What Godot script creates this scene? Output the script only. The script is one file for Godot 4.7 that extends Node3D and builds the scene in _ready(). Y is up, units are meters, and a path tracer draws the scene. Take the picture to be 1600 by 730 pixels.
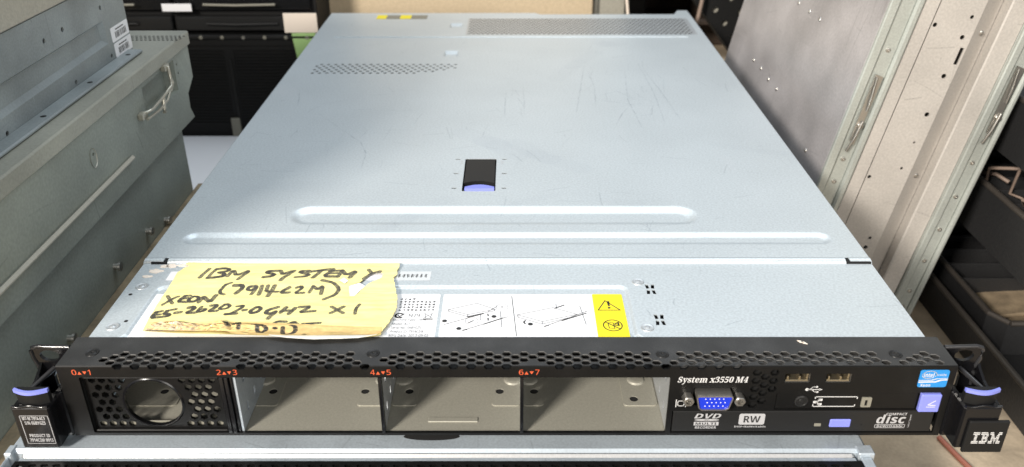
extends Node3D
# A used 1U rack server on a stack in a second-hand equipment shop. Shapes are written in millimetres and committed in metres.

const MARKER_STROKES := [
	"-172.9,-68.2 -175.6,-58.8",
	"-168.6,-67.8 -171.2,-58.8",
	"-168.5,-67.5 -164.5,-69.0 -161.2,-68.2 -161.3,-65.6 -165.8,-63.8",
	"-165.5,-63.8 -162.2,-62.2 -162.6,-60.2 -166.0,-59.2 -171.0,-58.6",
	"-160.1,-60.3 -158.3,-66.9 -155.4,-60.9 -148.6,-67.1 -153.2,-56.9",
	"-132.3,-66.1 -137.9,-65.6 -138.5,-64.0 -133.6,-62.2 -134.3,-59.9 -139.0,-58.7",
	"-155.7,-52.7 -159.0,-50.1 -160.0,-44.9 -158.9,-42.2 -156.6,-41.1",
	"-153.4,-50.1 -149.2,-50.5 -148.1,-48.9 -150.4,-42.5",
	"-141.4,-50.1 -144.9,-49.2 -145.3,-46.8 -142.5,-46.0 -140.2,-50.1 -141.8,-42.0",
	"-137.7,-50.1 -137.5,-41.6",
	"-134.4,-50.3 -134.4,-44.8 -127.8,-44.5",
	"-130.7,-50.3 -132.1,-39.9",
	"-187.2,-39.5 -181.9,-31.9",
	"-181.1,-39.1 -184.5,-35.2 -186.8,-30.8",
	"-177.3,-39.7 -179.5,-33.5 -174.6,-33.2",
	"-177.6,-39.7 -174.9,-40.0",
	"-178.7,-36.5 -175.5,-37.2",
	"-172.6,-39.1 -174.3,-36.1 -173.4,-33.5 -170.3,-33.9 -169.0,-37.2 -170.7,-39.1 -172.6,-39.1",
	"-167.0,-38.6 -168.0,-33.3",
	"-167.0,-38.6 -161.8,-33.0 -160.6,-40.3",
	"-187.8,-23.7 -188.3,-18.4 -184.3,-18.9",
	"-188.0,-23.8 -185.2,-24.9",
	"-188.2,-21.1 -185.2,-21.8",
	"-182.3,-24.8 -183.1,-22.5 -180.2,-21.9 -179.8,-20.0 -183.0,-19.2",
	"-182.7,-25.2 -178.2,-26.6",
	"-177.3,-23.0 -174.6,-23.6",
	"-171.7,-28.0 -169.4,-28.9 -168.4,-27.5 -171.4,-22.5 -166.3,-23.2",
	"-165.2,-29.1 -166.0,-24.8 -164.6,-23.6 -162.5,-25.1 -162.1,-26.8 -164.9,-26.4",
	"-160.2,-30.2 -157.5,-30.9 -157.4,-28.8 -159.9,-24.5 -155.7,-25.0",
	"-153.4,-31.3 -155.1,-28.0 -154.2,-26.4 -151.1,-27.5 -150.0,-30.2 -151.6,-31.7 -153.4,-31.3",
	"-145.8,-29.4 -143.0,-30.1 -142.8,-27.8 -147.2,-22.1 -150.7,-21.5 -144.5,-22.3",
	"-141.4,-25.2 -140.2,-25.5",
	"-135.3,-28.0 -137.7,-24.2 -136.5,-22.5 -133.5,-23.7 -132.3,-26.8 -133.8,-28.3 -135.3,-28.0",
	"-123.6,-28.2 -128.5,-25.5 -129.0,-22.9 -126.4,-21.9 -123.3,-24.4 -126.4,-17.7",
	"-131.1,-66.3 -129.1,-62.1 -124.6,-65.6",
	"-123.3,-66.3 -128.6,-55.7",
	"-114.8,-66.3 -119.2,-65.9 -119.3,-64.2 -113.6,-62.1 -115.3,-60.1 -120.7,-58.7",
	"-115.2,-64.8 -107.5,-67.0 -100.9,-67.7",
	"-107.4,-66.6 -110.9,-58.3",
	"-101.0,-66.3 -105.1,-60.1 -98.2,-59.6",
	"-102.3,-65.6 -96.4,-66.3",
	"-103.2,-62.8 -97.5,-63.4",
	"-95.3,-66.3 -96.8,-59.4",
	"-95.2,-65.9 -92.4,-61.4 -87.0,-65.6 -89.9,-58.7",
	"-80.2,-67.0 -77.3,-62.1",
	"-73.5,-65.3 -77.8,-62.8 -81.5,-57.3",
	"-122.2,-48.7 -125.0,-46.0 -125.2,-43.3 -121.3,-43.3",
	"-118.0,-48.5 -115.5,-49.6 -114.7,-48.0 -117.7,-42.5 -112.9,-42.8",
	"-108.9,-49.6 -109.8,-43.1",
	"-108.7,-49.3 -105.9,-46.4 -103.5,-50.0 -103.1,-42.0",
	"-105.0,-55.7 -98.7,-53.7 -93.7,-47.3 -95.0,-41.2 -100.6,-36.7",
	"-119.1,-28.1 -120.9,-23.0",
	"-120.9,-24.4 -115.5,-25.1",
	"-114.2,-27.5 -116.3,-21.8",
	"-111.9,-28.4 -106.0,-28.9 -111.2,-23.0 -103.2,-24.6",
	"-94.8,-29.0 -87.6,-22.8",
	"-88.4,-29.1 -94.1,-22.8",
	"-80.0,-30.8 -81.4,-27.2 -81.1,-22.3",
	"-122.6,-12.4 -120.7,-15.2 -116.3,-14.7",
	"-115.3,-11.6 -112.1,-14.5 -109.5,-11.8",
	"-106.8,-12.4 -103.3,-12.6 -98.2,-13.3"]
const TAPE_STROKES := [
	"-147.2,-12.3 -144.6,-9.3",
	"-142.1,-10.4 -139.3,-13.8 -135.2,-14.0",
	"-139.8,-11.4 -139.3,-7.7",
	"-130.2,-10.7 -128.6,-4.2 -125.5,-3.9 -124.4,-7.4 -126.9,-10.2 -132.4,-10.9",
	"-120.5,-7.9 -119.9,-7.5",
	"-116.3,-8.5 -115.0,-1.9 -112.2,-1.3 -108.9,-4.9 -110.1,-9.4 -112.3,-10.1",
	"-104.0,-1.8 -103.5,-1.1",
	"-120.5,-8.0 -119.9,-7.6"]
const DARK_SCRATCHES := [
	"73.0,-465.4 63.7,-385.3 56.6,-330.2",
	"75.6,-448.2 78.0,-400.2 75.0,-350.0",
	"111.3,-448.1 104.5,-363.7 108.6,-293.1",
	"127.4,-474.0 130.4,-385.1 128.5,-311.1",
	"107.8,-356.7 95.7,-330.1 85.1,-293.1",
	"130.3,-456.6 137.5,-385.1 142.6,-317.3",
	"-161.5,-330.6 -131.8,-287.6 -115.5,-265.0 -108.2,-243.6 -107.6,-213.8",
	"82.1,-378.0 97.4,-388.9 109.4,-369.3",
	"78.5,-363.7 100.9,-356.8 109.3,-349.9",
	"-3.1,-385.4 -3.7,-323.9",
	"-190.7,-393.2 -183.8,-350.5",
	"12.6,-400.3 13.1,-336.8",
	"-17.7,-305.2 -21.1,-275.9",
	"72.5,-439.8 77.5,-423.6"]
const LIGHT_SCRATCHES := [
	"-0.7,-400.3 42.2,-383.8",
	"-53.3,-470.0 35.4,-465.4 189.2,-454.7",
	"67.4,-370.8 124.7,-330.1",
	"121.9,-411.6 174.2,-377.8",
	"153.6,-474.0 185.4,-435.5",
	"-192.8,-330.6 -119.1,-316.5",
	"116.3,-287.2 149.8,-252.7",
	"-179.3,-502.2 -53.0,-465.6",
	"84.5,-353.4 126.6,-343.2",
	"1.7,-396.6 57.4,-400.2",
	"-58.0,-293.3 8.1,-270.3",
	"40.7,-350.0 61.3,-350.0"]
const PAPER_LEFT_EDGE := "-187.9,-76.1 -189.1,-74.8 -185.6,-71.6 -188.1,-69.9 -190.3,-64.4 -189.6,-54.9 -190.0,-43.1 -189.9,-31.9 -189.5,-17.9 -188.0,-5.1"
const PAPER_RIGHT_EDGE := "-110.5,1.0 -99.1,1.9 -85.9,2.3 -77.8,2.1 -71.7,1.7 -67.4,1.0 -64.7,-0.1 -64.4,-5.6 -61.9,-12.4 -60.5,-20.5 -59.5,-27.7 -60.1,-36.4 -62.5,-46.7 -63.7,-52.6 -65.2,-58.7 -63.2,-61.4 -63.6,-67.0 -63.1,-72.6 -63.6,-74.4"
const PAPER_TEAR := "-89.0,-50.0 -83.4,-53.3 -78.5,-62.5 -73.4,-64.5 -71.1,-62.5 -71.9,-58.4 -79.1,-50.6 -81.9,-45.1 -84.0,-40.2 -87.0,-39.6"


var M := {}
var OFF := Vector3.ZERO
var taken := {}
var rng := RandomNumberGenerator.new()

func _ready() -> void:
	set_camera_and_light()
	make_materials()
	make_floor()
	make_server()
	make_lower_server()
	make_left_stack()
	make_right_row()
	make_trays()
	make_background()

func set_camera_and_light() -> void:
	var cam := Camera3D.new()
	cam.name = "Camera"
	add_child(cam)
	cam.position = Vector3(0.00326, 0.25409, 0.36637)
	cam.rotation = Vector3(-0.4873, 0.00138, -0.00109)
	var lens := CameraAttributesPhysical.new()
	lens.frustum_focal_length = 44.56
	lens.frustum_focus_distance = 0.50
	lens.frustum_near = 0.02
	lens.frustum_far = 20.0
	lens.exposure_aperture = 18.0
	cam.attributes = lens
	cam.fov = 30.15
	cam.near = 0.02
	cam.far = 20.0
	cam.current = true
	var e := Environment.new()
	e.background_mode = Environment.BG_COLOR
	e.background_color = Color(0.27, 0.285, 0.30).linear_to_srgb()
	e.tonemap_mode = Environment.TONE_MAPPER_LINEAR
	e.tonemap_exposure = 1.06
	e.sdfgi_enabled = true
	e.ssao_enabled = true
	e.ssil_enabled = true
	var w := WorldEnvironment.new()
	w.name = "WorldEnvironment"
	w.environment = e
	add_child(w)
	area_light("shop_front_light", Vector3(-1.47, 1.36, 2.0), Vector3(0.02, -0.02, -0.1), Vector2(0.5, 0.45), 14.0, Color(1.0, 0.97, 0.93))
	area_light("wide_fill_light", Vector3(0.7, 0.95, 2.2), Vector3(0.0, 0.0, -0.2), Vector2(1.5, 0.9), 2.2, Color(1.0, 0.98, 0.95))  # added soft fill from the front, no source in view
	area_light("ceiling_light", Vector3(0.15, 1.7, -0.75), Vector3(0.0, 0.0, -0.3), Vector2(1.6, 1.0), 2.0, Color(0.92, 0.965, 1.0))

func area_light(called: String, at: Vector3, towards: Vector3, size: Vector2, energy: float, tint: Color) -> void:
	var l := AreaLight3D.new()
	l.name = called
	l.area_size = size
	l.light_energy = energy
	l.light_color = tint
	l.shadow_enabled = true
	l.area_range = 12.0
	add_child(l)
	l.look_at_from_position(at, towards, Vector3.UP)

# ------------------------------------------------------------------ shapes
class Geo:
	var v := PackedVector3Array()
	var n := PackedVector3Array()
	var uv := PackedVector2Array()

	func tri(a: Vector3, b: Vector3, c: Vector3, hint: Vector3) -> void:
		var g := (c - a).cross(b - a)
		if g.length_squared() < 1e-14:
			return
		if g.dot(hint) < 0.0:
			var t := b
			b = c
			c = t
			g = -g
		g = g.normalized()
		v.append(a)
		v.append(b)
		v.append(c)
		for i in 3:
			n.append(g)

	func stri(a: Vector3, b: Vector3, c: Vector3, na: Vector3, nb: Vector3, nc: Vector3) -> void:
		var g := (c - a).cross(b - a)
		if g.length_squared() < 1e-14:
			return
		if g.dot(na + nb + nc) < 0.0:
			var t := b
			b = c
			c = t
			t = nb
			nb = nc
			nc = t
		v.append(a)
		v.append(b)
		v.append(c)
		n.append(na)
		n.append(nb)
		n.append(nc)

	func quad(a: Vector3, b: Vector3, c: Vector3, d: Vector3, hint: Vector3) -> void:
		tri(a, b, c, hint)
		tri(a, c, d, hint)

	func squad(a: Vector3, b: Vector3, c: Vector3, d: Vector3, na: Vector3, nb: Vector3, nc: Vector3, nd: Vector3) -> void:
		stri(a, b, c, na, nb, nc)
		stri(a, c, d, na, nc, nd)

	# a box with chamfered edges
	func box(lo: Vector3, hi: Vector3, c := 0.3, t := Transform3D.IDENTITY) -> void:
		c = minf(c, 0.49 * minf(hi.x - lo.x, minf(hi.y - lo.y, hi.z - lo.z)))
		var mid := (lo + hi) * 0.5
		var h := (hi - lo) * 0.5
		for ax in 3:
			var u := (ax + 1) % 3
			var w := (ax + 2) % 3
			for s in [-1.0, 1.0]:
				var q: Array[Vector3] = []
				for k in [[-1, -1], [1, -1], [1, 1], [-1, 1]]:
					var p := Vector3.ZERO
					p[ax] = s * h[ax]
					p[u] = k[0] * (h[u] - c)
					p[w] = k[1] * (h[w] - c)
					q.append(t * (mid + p))
				var hint := Vector3.ZERO
				hint[ax] = s
				quad(q[0], q[1], q[2], q[3], t.basis * hint)
			if c <= 0.0:
				continue
			for su in [-1.0, 1.0]:
				for sw in [-1.0, 1.0]:
					var q: Array[Vector3] = []
					for k in [[1, -1], [1, 1], [0, 1], [0, -1]]:
						var p := Vector3.ZERO
						p[ax] = k[1] * (h[ax] - c)
						p[u] = su * (h[u] - (0.0 if k[0] == 1 else c))
						p[w] = sw * (h[w] - (c if k[0] == 1 else 0.0))
						q.append(t * (mid + p))
					var hint := Vector3.ZERO
					hint[u] = su
					hint[w] = sw
					quad(q[0], q[1], q[2], q[3], t.basis * hint)
		if c > 0.0:
			for sx in [-1.0, 1.0]:
				for sy in [-1.0, 1.0]:
					for sz in [-1.0, 1.0]:
						var s := Vector3(sx, sy, sz)
						var q: Array[Vector3] = []
						for ax in 3:
							var p := h - Vector3(c, c, c)
							p[ax] = h[ax]
							q.append(t * (mid + p * s))
						tri(q[0], q[1], q[2], t.basis * s)

	# a turned shape: profile of (radius, height) along the axis z of t
	func lathe(profile: Array, seg: int, t: Transform3D) -> void:
		for i in profile.size() - 1:
			var p: Vector2 = profile[i]
			var q: Vector2 = profile[i + 1]
			var d := q - p
			for k in seg:
				var a := TAU * k / seg
				var b := TAU * (k + 1) / seg
				var ca := Vector3(cos(a), sin(a), 0)
				var cb := Vector3(cos(b), sin(b), 0)
				var na := t.basis * (ca * d.y + Vector3(0, 0, -d.x))
				var nb := t.basis * (cb * d.y + Vector3(0, 0, -d.x))
				squad(t * (ca * p.x + Vector3(0, 0, p.y)), t * (cb * p.x + Vector3(0, 0, p.y)), t * (cb * q.x + Vector3(0, 0, q.y)), t * (ca * q.x + Vector3(0, 0, q.y)), na.normalized(), nb.normalized(), nb.normalized(), na.normalized())

	func tube(path: Array, r: float, seg := 8) -> void:
		var rings: Array = []
		for i in path.size():
			var d: Vector3 = (path[mini(i + 1, path.size() - 1)] - path[maxi(i - 1, 0)]).normalized()
			var side := d.cross(Vector3.UP)
			if side.length() < 0.1:
				side = d.cross(Vector3.RIGHT)
			side = side.normalized()
			var up := side.cross(d)
			var ring: Array[Vector3] = []
			for k in seg:
				ring.append(side * cos(TAU * k / seg) + up * sin(TAU * k / seg))
			rings.append(ring)
		for i in path.size() - 1:
			for k in seg:
				var m := (k + 1) % seg
				var a: Vector3 = rings[i][k]
				var b: Vector3 = rings[i][m]
				var c: Vector3 = rings[i + 1][m]
				var d: Vector3 = rings[i + 1][k]
				squad(path[i] + a * r, path[i] + b * r, path[i + 1] + c * r, path[i + 1] + d * r, a, b, c, d)
		for k in range(1, seg - 1):
			tri(path[0] + rings[0][0] * r, path[0] + rings[0][k] * r, path[0] + rings[0][k + 1] * r, path[0] - path[1])
			var l := path.size() - 1
			tri(path[l] + rings[l][0] * r, path[l] + rings[l][k] * r, path[l] + rings[l][k + 1] * r, path[l] - path[l - 1])

	# a sheet with holes: the inside of all outlines (even-odd), on the plane x, y of t, its front towards z and its back depth below
	func plate(outlines: Array, t: Transform3D, depth := 1.0, cuts: Array = [], across := 1) -> void:
		var levels := {}
		var edges: Array = []
		var first := true
		for o in outlines:
			var poly := PackedVector2Array()
			for p in o:
				poly.append(Vector2(p.x, snappedf(p.y, 0.002)))
			if Geometry2D.is_polygon_clockwise(poly) == first:
				poly.reverse()
			first = false
			for i in poly.size():
				var a := poly[i]
				var b := poly[(i + 1) % poly.size()]
				levels[a.y] = true
				if depth > 0.0 and a.distance_squared_to(b) > 1e-10:
					var d := b - a
					quad(t * Vector3(a.x, a.y, 0), t * Vector3(b.x, b.y, 0), t * Vector3(b.x, b.y, -depth), t * Vector3(a.x, a.y, -depth), t.basis * Vector3(d.y, -d.x, 0))
				if a.y < b.y:
					edges.append([a, b])
				elif b.y < a.y:
					edges.append([b, a])
		for c in cuts:
			levels[snappedf(c, 0.002)] = true
		var ys := levels.keys()
		ys.sort()
		edges.sort_custom(func(e, f): return e[0].y < f[0].y)
		var active: Array = []
		var at := 0
		for i in ys.size() - 1:
			var y0: float = ys[i]
			var y1: float = ys[i + 1]
			while at < edges.size() and edges[at][0].y <= y0 + 1e-6:
				active.append(edges[at])
				at += 1
			active = active.filter(func(e): return e[1].y > y0 + 1e-6)
			var spans: Array = []
			for e in active:
				var a: Vector2 = e[0]
				var b: Vector2 = e[1]
				var k := (b.x - a.x) / (b.y - a.y)
				spans.append(Vector2(a.x + k * (y0 - a.y), a.x + k * (y1 - a.y)))
			spans.sort_custom(func(p, q): return p.x + p.y < q.x + q.y)
			for s in range(0, spans.size() - 1, 2):
				var l: Vector2 = spans[s]
				var r: Vector2 = spans[s + 1]
				for j in across:
					var f0 := float(j) / across
					var f1 := float(j + 1) / across
					var c: Array[Vector3] = [Vector3(lerpf(l.x, r.x, f0), y0, 0), Vector3(lerpf(l.x, r.x, f1), y0, 0), Vector3(lerpf(l.y, r.y, f1), y1, 0), Vector3(lerpf(l.y, r.y, f0), y1, 0)]
					quad(t * c[0], t * c[1], t * c[2], t * c[3], t.basis.z)
					if depth > 0.0:
						var z := Vector3(0, 0, -depth)
						quad(t * (c[0] + z), t * (c[1] + z), t * (c[2] + z), t * (c[3] + z), -t.basis.z)

	# a profile (x, y of t) drawn along z of t from z0 to z1
	func extrude(profile: Array, t: Transform3D, z0: float, z1: float, closed := true) -> void:
		var poly := PackedVector2Array(profile)
		if Geometry2D.is_polygon_clockwise(poly):
			poly.reverse()
		for i in (poly.size() if closed else poly.size() - 1):
			var a := poly[i]
			var b := poly[(i + 1) % poly.size()]
			var d := b - a
			quad(t * Vector3(a.x, a.y, z0), t * Vector3(b.x, b.y, z0), t * Vector3(b.x, b.y, z1), t * Vector3(a.x, a.y, z1), t.basis * Vector3(d.y, -d.x, 0))
		if closed:
			var ids := Geometry2D.triangulate_polygon(poly)
			for i in range(0, ids.size(), 3):
				for z in [[z0, -1.0], [z1, 1.0]]:
					tri(t * Vector3(poly[ids[i]].x, poly[ids[i]].y, z[0]), t * Vector3(poly[ids[i + 1]].x, poly[ids[i + 1]].y, z[0]), t * Vector3(poly[ids[i + 2]].x, poly[ids[i + 2]].y, z[0]), t.basis * Vector3(0, 0, z[1]))

	# a flat line of some width on the plane of t
	func line(pts: Array, w: float, t: Transform3D, closed := false) -> void:
		for i in (pts.size() if closed else pts.size() - 1):
			var a: Vector2 = pts[i]
			var b: Vector2 = pts[(i + 1) % pts.size()]
			if a.distance_to(b) < 1e-4:
				continue
			var d := (b - a).normalized() * w * 0.5
			var s := Vector2(-d.y, d.x)
			a -= d * 0.8
			b += d * 0.8
			quad(t * Vector3(a.x + s.x, a.y + s.y, 0), t * Vector3(b.x + s.x, b.y + s.y, 0), t * Vector3(b.x - s.x, b.y - s.y, 0), t * Vector3(a.x - s.x, a.y - s.y, 0), t.basis.z)

	# a pressed rim: rings of an outline that step inwards and downwards, closed with a floor
	func press(rings: Array, t: Transform3D, floor_too := true) -> void:
		for k in rings.size() - 1:
			var a: Array = rings[k]
			var b: Array = rings[k + 1]
			for i in a.size():
				var j := (i + 1) % a.size()
				var g: Vector3 = (t * (b[i] as Vector3) - t * (a[i] as Vector3)).cross(t * (a[j] as Vector3) - t * (a[i] as Vector3))
				if g.dot(t.basis.z) < 0:
					g = -g
				quad(t * (a[i] as Vector3), t * (a[j] as Vector3), t * (b[j] as Vector3), t * (b[i] as Vector3), g)
		if floor_too:
			var l: Array = rings[-1]
			var poly := PackedVector2Array()
			for p in l:
				poly.append(Vector2(p.x, p.y))
			var ids := Geometry2D.triangulate_polygon(poly)
			for i in range(0, ids.size(), 3):
				tri(t * (l[ids[i]] as Vector3), t * (l[ids[i + 1]] as Vector3), t * (l[ids[i + 2]] as Vector3), t.basis.z)

const FRONT := Transform3D(Vector3(1, 0, 0), Vector3(0, 1, 0), Vector3(0, 0, 1), Vector3.ZERO)
const TOP := Transform3D(Vector3(1, 0, 0), Vector3(0, 0, -1), Vector3(0, 1, 0), Vector3.ZERO)      # plane x, -z, up
const TOWARDS_RIGHT := Transform3D(Vector3(0, 0, -1), Vector3(0, 1, 0), Vector3(1, 0, 0), Vector3.ZERO)  # plane -z, y, faces +x
const TOWARDS_LEFT := Transform3D(Vector3(0, 0, 1), Vector3(0, 1, 0), Vector3(-1, 0, 0), Vector3.ZERO)

func raised(t: Transform3D, h: float) -> Transform3D:
	return Transform3D(t.basis, t.origin + t.basis.z * h)

func at(t: Transform3D, p: Vector3) -> Transform3D:
	return Transform3D(t.basis, p)

func rect(x0: float, y0: float, x1: float, y1: float) -> PackedVector2Array:
	return PackedVector2Array([Vector2(x0, y0), Vector2(x1, y0), Vector2(x1, y1), Vector2(x0, y1)])

func ngon(x: float, y: float, r: float, k: int, turn := 0.0, ry := -1.0) -> PackedVector2Array:
	var p := PackedVector2Array()
	for i in k:
		p.append(Vector2(x + r * cos(turn + TAU * i / k), y + (ry if ry > 0.0 else r) * sin(turn + TAU * i / k)))
	return p

func rounded(x0: float, y0: float, x1: float, y1: float, r: float, k := 5) -> PackedVector2Array:
	var p := PackedVector2Array()
	for c in [[x1 - r, y1 - r, 0.0], [x0 + r, y1 - r, 0.5], [x0 + r, y0 + r, 1.0], [x1 - r, y0 + r, 1.5]]:
		for i in k + 1:
			var a: float = PI * (c[2] + 0.5 * i / k)
			p.append(Vector2(c[0] + r * cos(a), c[1] + r * sin(a)))
	return p

func ring3(p: PackedVector2Array, z: float) -> Array:
	var out := []
	for q in p:
		out.append(Vector3(q.x, q.y, z))
	return out

# ------------------------------------------------------------------ objects
func numbered(called: String) -> String:
	taken[called] = taken.get(called, 0) + 1
	return called if taken[called] == 1 else "%s_%03d" % [called, taken[called] - 1]

func thing(called: String, label: String, category: String, base := Vector3.ZERO, group := "") -> Node3D:
	var o := Node3D.new()
	o.name = numbered(called)
	add_child(o)
	o.position = base * 0.001
	o.set_meta("label", label)
	o.set_meta("category", category)
	if group:
		o.set_meta("group", group)
	OFF = base
	return o

func build(called: String, g: Geo, m: Material, parent: Node, planar := Rect2()) -> MeshInstance3D:
	var a := []
	a.resize(Mesh.ARRAY_MAX)
	var pts := PackedVector3Array()
	pts.resize(g.v.size())
	for i in g.v.size():
		pts[i] = (g.v[i] - OFF) * 0.001
	a[Mesh.ARRAY_VERTEX] = pts
	a[Mesh.ARRAY_NORMAL] = g.n
	if planar.size.x > 0.0:
		var uv := PackedVector2Array()
		uv.resize(g.v.size())
		for i in g.v.size():
			uv[i] = Vector2((g.v[i].x - planar.position.x) / planar.size.x, (g.v[i].z - planar.position.y) / planar.size.y)
		a[Mesh.ARRAY_TEX_UV] = uv
	var mesh := ArrayMesh.new()
	mesh.add_surface_from_arrays(Mesh.PRIMITIVE_TRIANGLES, a)
	mesh.surface_set_material(0, m)
	var o := MeshInstance3D.new()
	o.mesh = mesh
	o.name = called if parent != self else numbered(called)
	parent.add_child(o, true)
	return o

func single(called: String, g: Geo, m: Material, label: String, category: String, base := Vector3.ZERO) -> MeshInstance3D:
	OFF = base
	var o := build(called, g, m, self)
	o.position = base * 0.001
	o.set_meta("label", label)
	o.set_meta("category", category)
	return o

# flat lettering, fitted into the rectangle x, y (lower left), w, h of the plane t
func letters(g: Geo, said: String, r: Rect2, t: Transform3D, bold := false, serif := false, shear := 0.0, mono := false) -> void:
	var f := SystemFont.new()
	f.font_names = PackedStringArray(["Droid Serif" if serif else ("Droid Sans Mono" if mono else "Droid Sans")])
	f.font_weight = 700 if bold else 400
	var tm := TextMesh.new()
	tm.text = said
	tm.font = f
	tm.font_size = 48
	tm.pixel_size = 0.1
	tm.curve_step = 3.0
	tm.depth = 0.0
	var a := tm.get_mesh_arrays()
	var p: PackedVector3Array = a[Mesh.ARRAY_VERTEX]
	if p.is_empty():
		return
	var ids: PackedInt32Array = a[Mesh.ARRAY_INDEX] if a[Mesh.ARRAY_INDEX] != null else PackedInt32Array(range(p.size()))
	var lo := Vector2(1e9, 1e9)
	var hi := -lo
	for i in p.size():
		p[i].x += p[i].y * shear
		lo = lo.min(Vector2(p[i].x, p[i].y))
		hi = hi.max(Vector2(p[i].x, p[i].y))
	var k := r.size / (hi - lo)
	for i in range(0, ids.size() - 2, 3):
		var q: Array[Vector3] = []
		for j in 3:
			var s := p[ids[i + j]]
			q.append(t * Vector3(r.position.x + (s.x - lo.x) * k.x, r.position.y + (s.y - lo.y) * k.y, 0))
		g.tri(q[0], q[1], q[2], t.basis.z)

# ------------------------------------------------------------------ materials
func mat(called: String, r: float, g: float, b: float, rough := 0.5, metal := 0.0) -> StandardMaterial3D:
	var m := StandardMaterial3D.new()
	m.resource_name = called
	m.albedo_color = Color(r, g, b).linear_to_srgb()
	m.roughness = rough
	m.metallic = metal
	M[called] = m
	return m

func noise(seed_: int, freq: float, oct: int, kind := FastNoiseLite.TYPE_SIMPLEX_SMOOTH) -> FastNoiseLite:
	var f := FastNoiseLite.new()
	f.seed = seed_
	f.frequency = freq
	f.noise_type = kind
	f.fractal_octaves = oct
	return f

# a grey picture of noise between lo and hi, sharpened by gamma
func cloud(f: FastNoiseLite, size: int, lo: float, hi: float, gamma := 1.0, fine: FastNoiseLite = null, share := 0.3) -> ImageTexture:
	var im := f.get_seamless_image(size, size)
	var data := im.get_data()
	var fd := fine.get_seamless_image(size, size).get_data() if fine else PackedByteArray()
	var out := PackedByteArray()
	out.resize(size * size)
	for i in size * size:
		var x := data[i] / 255.0
		if fine:
			x = lerpf(x, fd[i] / 255.0, share)
		out[i] = int(255.0 * clampf(lo + (hi - lo) * pow(x, gamma), 0.0, 1.0))
	return ImageTexture.create_from_image(Image.create_from_data(size, size, false, Image.FORMAT_L8, out))

func skin(m: StandardMaterial3D, tex: Texture2D, per_metre: float, rough_tex: Texture2D = null, bump: Texture2D = null, deep := 0.0) -> void:
	m.uv1_triplanar = true
	m.uv1_scale = Vector3.ONE * per_metre
	if tex:
		m.albedo_texture = tex
	if rough_tex:
		m.roughness_texture = rough_tex
		m.roughness_texture_channel = BaseMaterial3D.TEXTURE_CHANNEL_RED
	if bump:
		m.heightmap_enabled = true
		m.heightmap_texture = bump
		m.heightmap_scale = deep

func points(s: String) -> PackedVector2Array:
	var out := PackedVector2Array()
	for w in s.split(" ", false):
		var c := w.split(",")
		out.append(Vector2(float(c[0]), float(c[1])))
	return out

func flip(p: PackedVector2Array) -> PackedVector2Array:
	var out := PackedVector2Array()
	for q in p:
		out.append(Vector2(q.x, -q.y))
	return out

# paints a soft-edged stroke of one colour into a picture laid over the rectangle area (mm)
func stroke(im: Image, area: Rect2, pts: PackedVector2Array, w: float, c: Color, strength := 1.0, ragged: FastNoiseLite = null) -> void:
	if pts.size() > 2 and w > 0.5:
		var soft := PackedVector2Array([pts[0]])
		for i in pts.size() - 1:
			if i > 0:
				soft.append(pts[i].lerp(pts[i + 1], 0.2))
			if i < pts.size() - 2:
				soft.append(pts[i].lerp(pts[i + 1], 0.8))
		soft.append(pts[-1])
		pts = soft
	var k := Vector2(im.get_width(), im.get_height()) / area.size
	for i in pts.size() - 1:
		var a := (pts[i] - area.position) * k
		var b := (pts[i + 1] - area.position) * k
		var r := maxf(w * k.x, 0.6)
		for y in range(maxi(0, int(minf(a.y, b.y) - r - 1)), mini(im.get_height(), int(maxf(a.y, b.y) + r + 2))):
			for x in range(maxi(0, int(minf(a.x, b.x) - r - 1)), mini(im.get_width(), int(maxf(a.x, b.x) + r + 2))):
				var p := Vector2(x + 0.5, y + 0.5)
				var d := p.distance_to(Geometry2D.get_closest_point_to_segment(p, a, b))
				var cover := clampf(r - d + 0.5, 0.0, 1.0) * strength
				if ragged:
					cover *= clampf(0.75 + 0.6 * ragged.get_noise_2d(x * 2.0, y * 2.0), 0.0, 1.0)
				if cover > 0.0:
					im.set_pixel(x, y, im.get_pixel(x, y).lerp(c, cover))

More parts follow.
